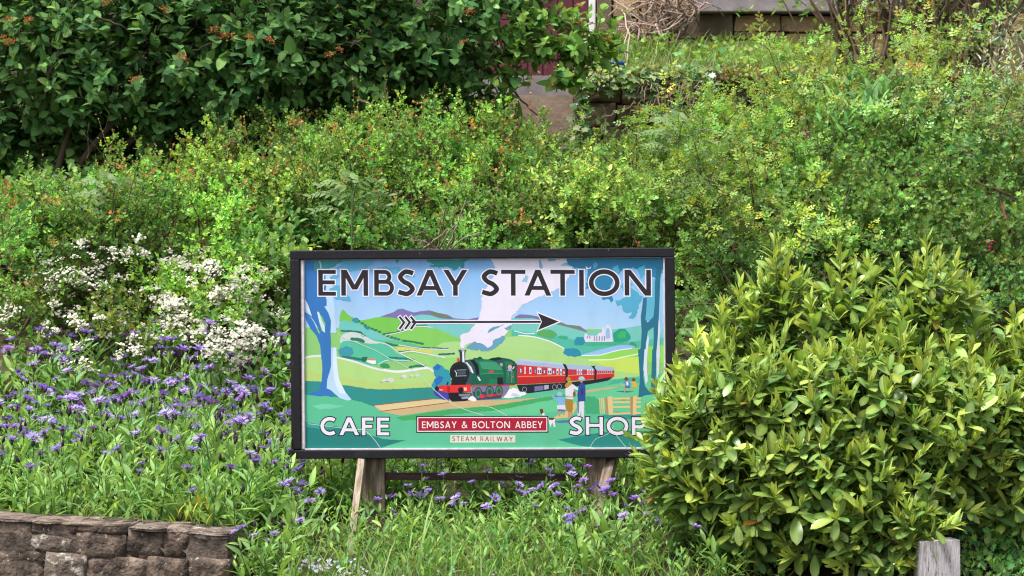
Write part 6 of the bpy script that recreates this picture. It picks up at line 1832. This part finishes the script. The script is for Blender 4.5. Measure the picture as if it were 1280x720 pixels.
def build_cover():
    rng = np.random.default_rng(710)
    # low leafy weeds filling the bed and the foot of the hedge
    tm = TriMesh()
    n = 2600
    x = rng.uniform(-2.7, 1.1, n); y = rng.uniform(-.9, 1.6, n)
    k = (y > -.72) | (x > -1.08)
    x, y = x[k], y[k]
    b = np.stack([x, y, ground_z(x, y)], 1)
    d = vnorm(np.stack([rng.normal(0, .4, len(x)), rng.normal(-.1, .4, len(x)), np.ones(len(x))], 1))
    p, D, N, S, t, i = shoots(rng, b, d, .14, 5, .045, spread=60)
    place(tm, T_LANCE, p, D, N, S, tints(rng, len(p), [(.09, .17, .04), (.12, .2, .045), (.07, .14, .035)]))
    o = link("ground_cover", tm.mesh("ground_cover", M["leaf_soft"])); tag(o, "low green weeds filling the flower bed", "weeds", kind="stuff")
    tm = TriMesh()
    n = 4500
    x = rng.uniform(-4.5, 5, n); y = rng.uniform(1.5, 5.5, n)
    b = np.stack([x, y, ground_z(x, y)], 1)
    d = vnorm(np.stack([rng.normal(0, .4, n), rng.normal(-.2, .4, n), np.ones(n)], 1))
    p, D, N, S, t, i = shoots(rng, b, d, .18, 5, .05, spread=60)
    place(tm, T_LOBED, p, D, N, S, tints(rng, len(p), [(.08, .15, .035), (.10, .18, .04), (.06, .12, .03)]))
    o = link("ground_cover", tm.mesh("ground_cover", M["leaf_soft"])); tag(o, "low weeds covering the bank between the hedge bushes", "weeds", kind="stuff")
    tm = TriMesh()
    n = 260
    x = rng.uniform(.55, 2.5, n); y = rng.uniform(5.65, 8.2, n)
    k = (np.sin(x * 6.1 + y * 2.7) + np.sin(x * 2.3 - y * 4.1)) > .1
    x, y = x[k], y[k]
    b = np.stack([x, y, ground_z(x, y)], 1)
    d = vnorm(np.stack([rng.normal(0, .4, len(x)), rng.normal(-.2, .4, len(x)), np.ones(len(x))], 1))
    p, D, N, S, t, i = shoots(rng, b, d, .16, 6, .05, spread=60)
    place(tm, T_LOBED, p, D, N, S, tints(rng, len(p), [(.11, .19, .045), (.14, .2, .05), (.09, .16, .04)]))
    o = link("ground_cover", tm.mesh("ground_cover", M["leaf_soft"])); tag(o, "leafy weeds in patches among the terrace grass", "weeds", kind="stuff")
    # weeds on the terrace edge, reddish
    tm = TriMesh()
    n = 1300
    x = rng.uniform(.5, 3.6, n); y = rng.normal(5.65, .15, n)
    b = np.stack([x, y, np.maximum(ground_z(x, y), 2.98)], 1)
    d = vnorm(np.stack([rng.normal(0, .4, n), rng.normal(-.3, .4, n), np.ones(n)], 1))
    p, D, N, S, t, i = shoots(rng, b, d, .10, 5, .035, spread=60)
    place(tm, T_SMALL, p, D, N, S, tints(rng, len(p), [(.26, .12, .06), (.2, .2, .06), (.14, .2, .05), (.12, .19, .045)]))
    o = link("ground_cover", tm.mesh("ground_cover", M["leaf_soft"])); tag(o, "reddish and green small leaves along the terrace edge", "weeds", kind="stuff")
    # forget-me-nots at the bottom edge
    tm = TriMesh()
    for (u, v, ru, rv, m) in [(395, 708, 45, 10, 60), (450, 716, 40, 8, 22), (560, 716, 60, 6, 10)]:
        for _ in range(m):
            q = px(rng.normal(u, ru * .6), rng.normal(v, rv * .6), -.9 + rng.uniform(0, .25))
            g = np.array((q[0], q[1] + .02, float(ground_z(q[0], q[1]))))
            if q[2] < g[2]: q[2] = g[2] + .05
            tube(tm, np.array([g, q]), .0009, 3, (.12, .19, .05))
            c = (.62, .66, .78) if rng.random() < .8 else (.62, .45, .6)
            for _k in range(2):
                qq = q + rng.normal(0, .006, 3)
                place(tm, T_SMALL, np.repeat(qq[None], 4, 0), np.array([(1, -.2, .2), (-1, -.2, .2), (0, -.4, 1.0), (0, -.4, -1.0)]), np.tile((0, -1.0, .4), (4, 1)), .0055, np.tile(np.array(c), (4, 1)), 1.6)
    o = link("forget_me_nots", tm.mesh("forget_me_nots", M["petal"])); tag(o, "tiny pale blue forget-me-nots at the bottom edge near the wall end", "flowers", kind="stuff")
build_cover()

# ------------------------------------------------------------------ ivy on the terrace wall
def build_ivy():
    rng = np.random.default_rng(720)
    root = px(800, 130, 5.5)
    R0 = empty("ivy", root); tag(R0, "dark ivy with dead pinkish vines hanging over the terrace wall", "ivy")
    tm = TriMesh()
    def patch(u0, u1, v0, v1, n, Y0):
        u = rng.uniform(u0, u1, n); v = rng.uniform(v0, v1, n)
        P = np.array([px(a, b, Y0 - rng.uniform(0, .14)) for a, b in zip(u, v)])
        D = np.stack([rng.normal(0, .6, n), rng.normal(-.4, .3, n), rng.normal(-.7, .4, n)], 1)
        N = np.stack([rng.normal(0, .35, n), -np.ones(n), rng.normal(.5, .3, n)], 1)
        place(tm, T_PALM, P, D, N, .055 * np.exp(rng.normal(0, .2, n)), tints(rng, n, [(.04, .085, .028), (.055, .11, .03), (.085, .135, .045), (.16, .19, .1)], .2, .08))
    patch(716, 736, 95, 185, 170, 5.5); patch(730, 830, 82, 112, 420, 5.5); patch(815, 895, 82, 110, 420, 5.5); patch(800, 830, 110, 150, 110, 5.5)
    f = link("foliage", tm.mesh("foliage", M["leaf_gloss"], root), R0); f["kind"] = "stuff"
    tb = TriMesh()
    for _ in range(60):
        u = rng.uniform(800, 895); v = rng.uniform(84, 100)
        a = px(u, v, 5.42); b = px(u + rng.normal(-8, 10), v + rng.uniform(18, 45), 5.36 - rng.uniform(0, .06))
        tube(tb, wiggle(a, b, 7, .008, rng), .004, 4, np.array((.30, .20, .17)) * math.exp(rng.normal(0, .25)))
    for (p, q) in [((760, 160), (806, 152)), ((735, 128), (760, 112)), ((742, 160), (745, 190)), ((752, 130), (756, 190)), ((790, 130), (750, 150))]:
        tube(tb, wiggle(px(*p, 5.45), px(*q, 5.4), 9, .010, rng), .007, 5, (.26, .19, .15))
    link("dead_vines", tb.mesh("dead_vines", M["bark"], root), R0)
build_ivy()

# ------------------------------------------------------------------ tangle of dead branches by the house
def tangle(name, label, cat, spots, n, Y, color, r, seed, amp):
    rng = np.random.default_rng(seed)
    c0 = px(spots[0][0], spots[0][1], Y); c0[2] = float(ground_z(c0[0], Y))
    R0 = empty(name, c0); tag(R0, label, cat)
    for (u, v, ru, rv, n) in spots:
        tb = TriMesh()
        for _ in range(n):
            a = px(rng.normal(u, ru * .35), v + rv * rng.uniform(.5, 1.1), Y + rng.normal(0, .12)); b = px(rng.normal(u, ru), v - rv * rng.uniform(.2, 1.1), Y + rng.normal(0, .15))
            m = (a + b) / 2 + rng.normal(0, amp, 3)
            tube(tb, spline(np.array([a, m, b, b + rng.normal(0, amp * 1.2, 3)]), 12) + rng.normal(0, .004, (12, 3)), np.linspace(r, r * .35, 12), 4, np.asarray(color) * math.exp(rng.normal(0, .25)))
        link("branch", tb.mesh("branch", M["bark"], c0), R0)
    return R0
tangle("dead_bush", "tangle of pale dead branches in front of the sandstone wall", "dead bush", [(822, 22, 34, 30, 34), (850, 10, 26, 20, 16), (800, 40, 22, 14, 10)], 0, 7.9, (.27, .20, .165), .010, 730, .10)
tb_r = tangle("bare_twigs", "bare pale curved branch standing left of the dead tangle", "branch", [(786, 45, 6, 36, 2), (775, 22, 14, 12, 2)], 0, 7.2, (.42, .34, .27), .008, 731, .05)
def twigs_in_hedge():
    rng = np.random.default_rng(732)
    c0 = px(545, 300, 1.9); c0[2] = float(ground_z(c0[0], 2.2))
    R0 = empty("dead_twigs", c0); tag(R0, "spray of bare dead twigs sticking out of the hedge above the sign", "twigs")
    TY = 1.35
    for (a, b) in [((548, 312), (578, 268)), ((548, 312), (522, 282)), ((552, 312), (515, 300)), ((545, 312), (556, 262)), ((558, 314), (582, 250)), ((530, 310), (560, 285)), ((560, 310), (600, 290)), ((540, 308), (505, 288)), ((565, 305), (571, 258))]:
        tb = TriMesh(); tube(tb, wiggle(px(*a, TY + .2), px(*b, TY), 8, .008, rng), np.linspace(.0058, .0022, 8), 4, np.array((.30, .235, .18)) * rng.uniform(.7, 1.1))
        link("twig", tb.mesh("twig", M["bark"], c0), R0)
twigs_in_hedge()

# ------------------------------------------------------------------ thicket of bare stems at upper right, and the red rose stems
def build_thicket():
    rng = np.random.default_rng(740)
    clumps = [("thicket of thin brown stems rising behind the yellow green rose", 1075, 95, 26, 5.9, 26), ("dark clump of close bare trunks right of the stone sill", 1150, 100, 34, 6.0, 42), ("leaning bare brown stems at the top right, before the silvery shrub", 1215, 120, 26, 5.8, 24)]
    for (lb, u, v, ru, Y, n) in clumps:
        g = px(u, v, Y); g[2] = float(ground_z(g[0], Y))
        R0 = empty("bare_shrub", g); tag(R0, lb, "shrub")
        for k in range(n):
            a = g + np.array((rng.normal(0, ru * .0045), rng.normal(0, .12), -.05))
            L = rng.uniform(.9, 1.7); le = rng.normal(0, .32)
            b = a + np.array((le * L, rng.normal(0, .2), L))
            tb = TriMesh(); r = rng.uniform(.007, .024) if n > 30 else rng.uniform(.006, .016)
            pts = wiggle(a, b, 10, .014, rng)
            tube(tb, pts, np.linspace(r, r * .4, 10), 6, np.array((.115, .085, .055)) * math.exp(rng.normal(0, .35)))
            for _ in range(3):
                i = int(rng.integers(3, 9)); tube(tb, wiggle(pts[i], pts[i] + np.array((rng.normal(0, .25), rng.normal(0, .1), rng.uniform(.1, .4))), 6, .012, rng), np.linspace(r * .45, r * .2, 6), 4, (.15, .11, .075))
            link("stem", tb.mesh("stem", M["bark"], g), R0)
        tm = TriMesh()
        nn = 150
        P = g + np.stack([rng.normal(0, .35, nn), rng.normal(0, .2, nn), rng.uniform(.3, 1.5, nn)], 1)
        p, D, N, S, t, i = shoots(rng, P, vnorm(rng.normal(0, 1, (nn, 3)) + (0, 0, .6)), .16, 5, .055)
        place(tm, T_ROSE, p, D, N, S, tints(rng, len(p), [(.09, .165, .04), (.12, .19, .045), (.2, .22, .05)]))
        f = link("foliage", tm.mesh("foliage", M["leaf_soft"], g), R0); f["kind"] = "stuff"
build_thicket()

def red_stems():
    rng = np.random.default_rng(750)
    c0 = px(1030, 225, 3.2); c0[2] = float(ground_z(c0[0], 3.6))
    R0 = empty("rose_stem", c0); tag(R0, "dark red arching rose stems on the bank above the laurel", "rose stems")
    for q in [[(1034, 226), (1022, 190), (1005, 165), (990, 143), (978, 128), (950, 116), (935, 116)], [(1014, 172), (1000, 150), (995, 133)], [(1016, 168), (1028, 152), (1032, 140)], [(1005, 160), (985, 155), (960, 172)],
              [(958, 225), (950, 188), (935, 160), (915, 132)], [(950, 190), (975, 178), (990, 172)], [(1160, 172), (1130, 140), (1125, 122)], [(1170, 178), (1150, 152), (1122, 140)], [(1262, 290), (1254, 262), (1246, 240)], [(1200, 222), (1240, 235), (1275, 250)]]:
        tb = TriMesh(); Y = 3.15 if q[0][1] > 180 else 4.3
        pts = spline(np.array([px(u, v, (canopy_Y(v) - .62)) for u, v in q]), 14)
        tube(tb, pts, np.linspace(.010, .004, 14), 6, np.array((.085, .030, .028)) * rng.uniform(.7, 1.2))
        for i in range(1, 13):
            d = vnorm((rng.normal(0, 1, 3))[None])[0]; tube(tb, np.array([pts[i], pts[i] + d * .018]), [.003, .0004], 3, (.2, .06, .05))
        link("stem", tb.mesh("stem", M["bark"], c0), R0)
red_stems()

# ------------------------------------------------------------------ single plants and small things
def fern_plant(u, v, Y, seed, label):
    rng = np.random.default_rng(seed)
    c0 = px(u, v, Y)
    R0 = empty("leafy_herb", c0); tag(R0, label, "herb")
    tb = TriMesh(); tube(tb, spline(np.array([c0 - (0, 0, .25), c0 + (0, 0, .1), c0 + (0.02, 0, .24)]), 8), .005, 5, (.16, .22, .09))
    link("stem", tb.mesh("stem", M["leaf_matt"], c0), R0)
    for (a, z, l) in [(-2.6 + rng.normal(0, .2), .06, .20), (-.5 + rng.normal(0, .2), .08, .2), (-2.9, .13, .22), (-.2, .14, .2), (-2.3 + rng.normal(0, .3), .20, .17), (-.8, .21, .17), (-1.6, .23, .14), (2.4, .16, .16)]:
        tm = TriMesh()
        d = vnorm(np.array([[math.cos(a), math.sin(a) * .6, .25]]))
        ax = spline(np.array([c0 + (0, 0, z), c0 + (0, 0, z) + d[0] * l * .6 + (0, 0, .02), c0 + (0, 0, z) + d[0] * l - (0, 0, .02)]), 8)
        tube(tm, ax, .0018, 3, (.2, .27, .12))
        for i in range(1, 8):
            for s in (-1, 1):
                sd = np.cross(d[0], (0, 0, 1)) * s
                place(tm, T_LANCE, ax[i][None], vnorm((d[0] * .6 + sd * .8 + np.array((0, 0, -.25 + .3 * s)))[None]), np.array([[rng.normal(0, .2), -.95, .6]]), .075 * (1 - .07 * i), np.array([(.17, .26, .10)]) * rng.uniform(.85, 1.15))
        place(tm, T_LANCE, ax[-1][None], d, np.array([[0, -.95, .6]]), .05, np.array([(.19, .27, .11)]))
        link("leaf", tm.mesh("leaf", M["leaf_matt"], c0), R0)
fern_plant(848, 205, 2.85, 760, "pale green herb with feathery leaves standing out of the middle of the bank")
fern_plant(440, 285, 1.95, 762, "pale green feathery herb above the left part of the sign")
fern_plant(140, 285, 2.1, 763, "pale feathery herb above the white blossom at left")

def hedge_twigs():
    rng = np.random.default_rng(765)
    for i in range(34):
        u, v = rng.uniform(20, 1240), rng.uniform(170, 350)
        if 360 < u < 850 and v > 290: v -= 80
        c0 = px(u, v, canopy_Y(v) - .20)
        a = rng.uniform(-.9, .9); L = rng.uniform(.16, .46)
        e = c0 + np.array((math.sin(a) * L, -.10, math.cos(a) * L * .7))
        tb = TriMesh(); tube(tb, wiggle(c0 - (0, -.25, .1), e, 9, .007, rng), np.linspace(.0042, .0014, 9), 4, np.array((.27, .20, .15)) * rng.uniform(.5, 1.25))
        o = link("dead_twig", tb.mesh("dead_twig", M["bark"], c0), None, c0)
        tag(o, "thin bare brown twig poking out of the hedge", "twig", "bare twigs in the hedge")
hedge_twigs()

def yellow_plant():
    rng = np.random.default_rng(761)
    c0 = px(240, 640, -.75); c0[2] = float(ground_z(c0[0], -.72))
    R0 = empty("yellowed_plant", c0); tag(R0, "yellowing leafy tuft just above the end of the stone wall", "plant")
    for k in range(22):
        tm = TriMesh(); a = rng.uniform(0, 6.28); l = rng.uniform(.1, .5)
        place(tm, T_CORN, (c0 + (rng.normal(0, .035), rng.normal(0, .02), rng.uniform(.02, .13)))[None], np.array([[math.cos(a) * l, math.sin(a) * l - .1, 1.0]]), np.array([[-math.cos(a), -math.sin(a) - .4, .5]]), rng.uniform(.035, .065), np.array([(.46, .42, .05)]) * np.array((rng.uniform(.5, 1.0), rng.uniform(.8, 1.05), 1)))
        link("leaf", tm.mesh("leaf", M["leaf_matt"], c0), R0)
yellow_plant()

def gooseberry():
    C = np.array([px(1235, 700, -.75), px(1268, 690, -.65), px(1225, 735, -.85), px(1290, 730, -.8), px(1250, 660, -.35)]); Rr = np.array([(.13, .12, .11)] * 4 + [(.2, .15, .14)])
    root = np.array((1.98, -.7, float(ground_z(1.98, -.7))))
    shrub("gooseberry_bush", "small gooseberry bush with lobed leaves beside the flaking white post", "bush", C, Rr, 770, T_PALM, .042, 520, 6, .13, [(.085, .18, .05), (.11, .215, .06), (.06, .13, .04)], M["leaf_matt"], root=root, r0=.008)
gooseberry()

def blue_tub():
    Y = 6.3
    c = px(768, 92, Y); c[2] = float(ground_z(c[0], Y))
    import bmesh
    R0 = empty("plastic_tub", c); tag(R0, "blue plastic tub half hidden by leaves on the terrace left of the grass", "tub")
    def rings(name, prof, n=20):
        v, f = [], []
        for r, z in prof:
            for k in range(n): v.append((math.cos(k * 2 * math.pi / n) * r, math.sin(k * 2 * math.pi / n) * r, z))
        for i in range(len(prof) - 1):
            for k in range(n): f.append((i * n + k, i * n + (k + 1) % n, (i + 1) * n + (k + 1) % n, (i + 1) * n + k))
        f.append(tuple(range(n))[::-1])
        me = bpy.data.meshes.new(name); me.from_pydata(v, [], f); me.materials.append(M["blue_plastic"]); return me
    link("tub_body", rings("tub_body", [(.06, 0), (.08, .12), (.074, .12), (.056, .02), (.0, .02)]), R0)
    link("tub_rim", rings("tub_rim", [(.079, .112), (.088, .114), (.088, .126), (.077, .128)]), R0)
blue_tub()
def wall_flowers():
    """Pale flowers on ivy-like weeds where the terrace meets the steps."""
    rng = np.random.default_rng(780)
    c0 = px(745, 95, 5.4)
    R0 = empty("wall_plant", c0); tag(R0, "straggly plant with cream flowers on top of the old wall pier", "plant")
    tm = TriMesh()
    n = 260
    P = np.array([px(rng.normal(750, 26), rng.normal(96, 9), 5.4 + rng.normal(0, .08)) for _ in range(n)])
    place(tm, T_ROSE, P, rng.normal(0, 1, (n, 3)) + (0, -.3, .3), rng.normal(0, .5, (n, 3)) + (0, -.4, 1), .045, tints(rng, n, [(.12, .19, .045), (.2, .24, .06), (.09, .15, .04)]))
    f = link("foliage", tm.mesh("foliage", M["leaf_soft"], c0), R0); f["kind"] = "stuff"
    tm = TriMesh()
    n = 90
    P = np.array([px(rng.normal(742, 16), rng.normal(97, 8), 5.3 + rng.normal(0, .06)) for _ in range(n)])
    place(tm, T_SMALL, P, rng.normal(0, 1, (n, 3)) + (0, -.6, .3), rng.normal(0, .5, (n, 3)) + (0, -.6, .6), .022, tints(rng, n, [(.55, .45, .36), (.6, .54, .44)], .1, .03))
    f = link("flowers", tm.mesh("flowers", M["petal"], c0), R0); f["kind"] = "stuff"
wall_flowers()
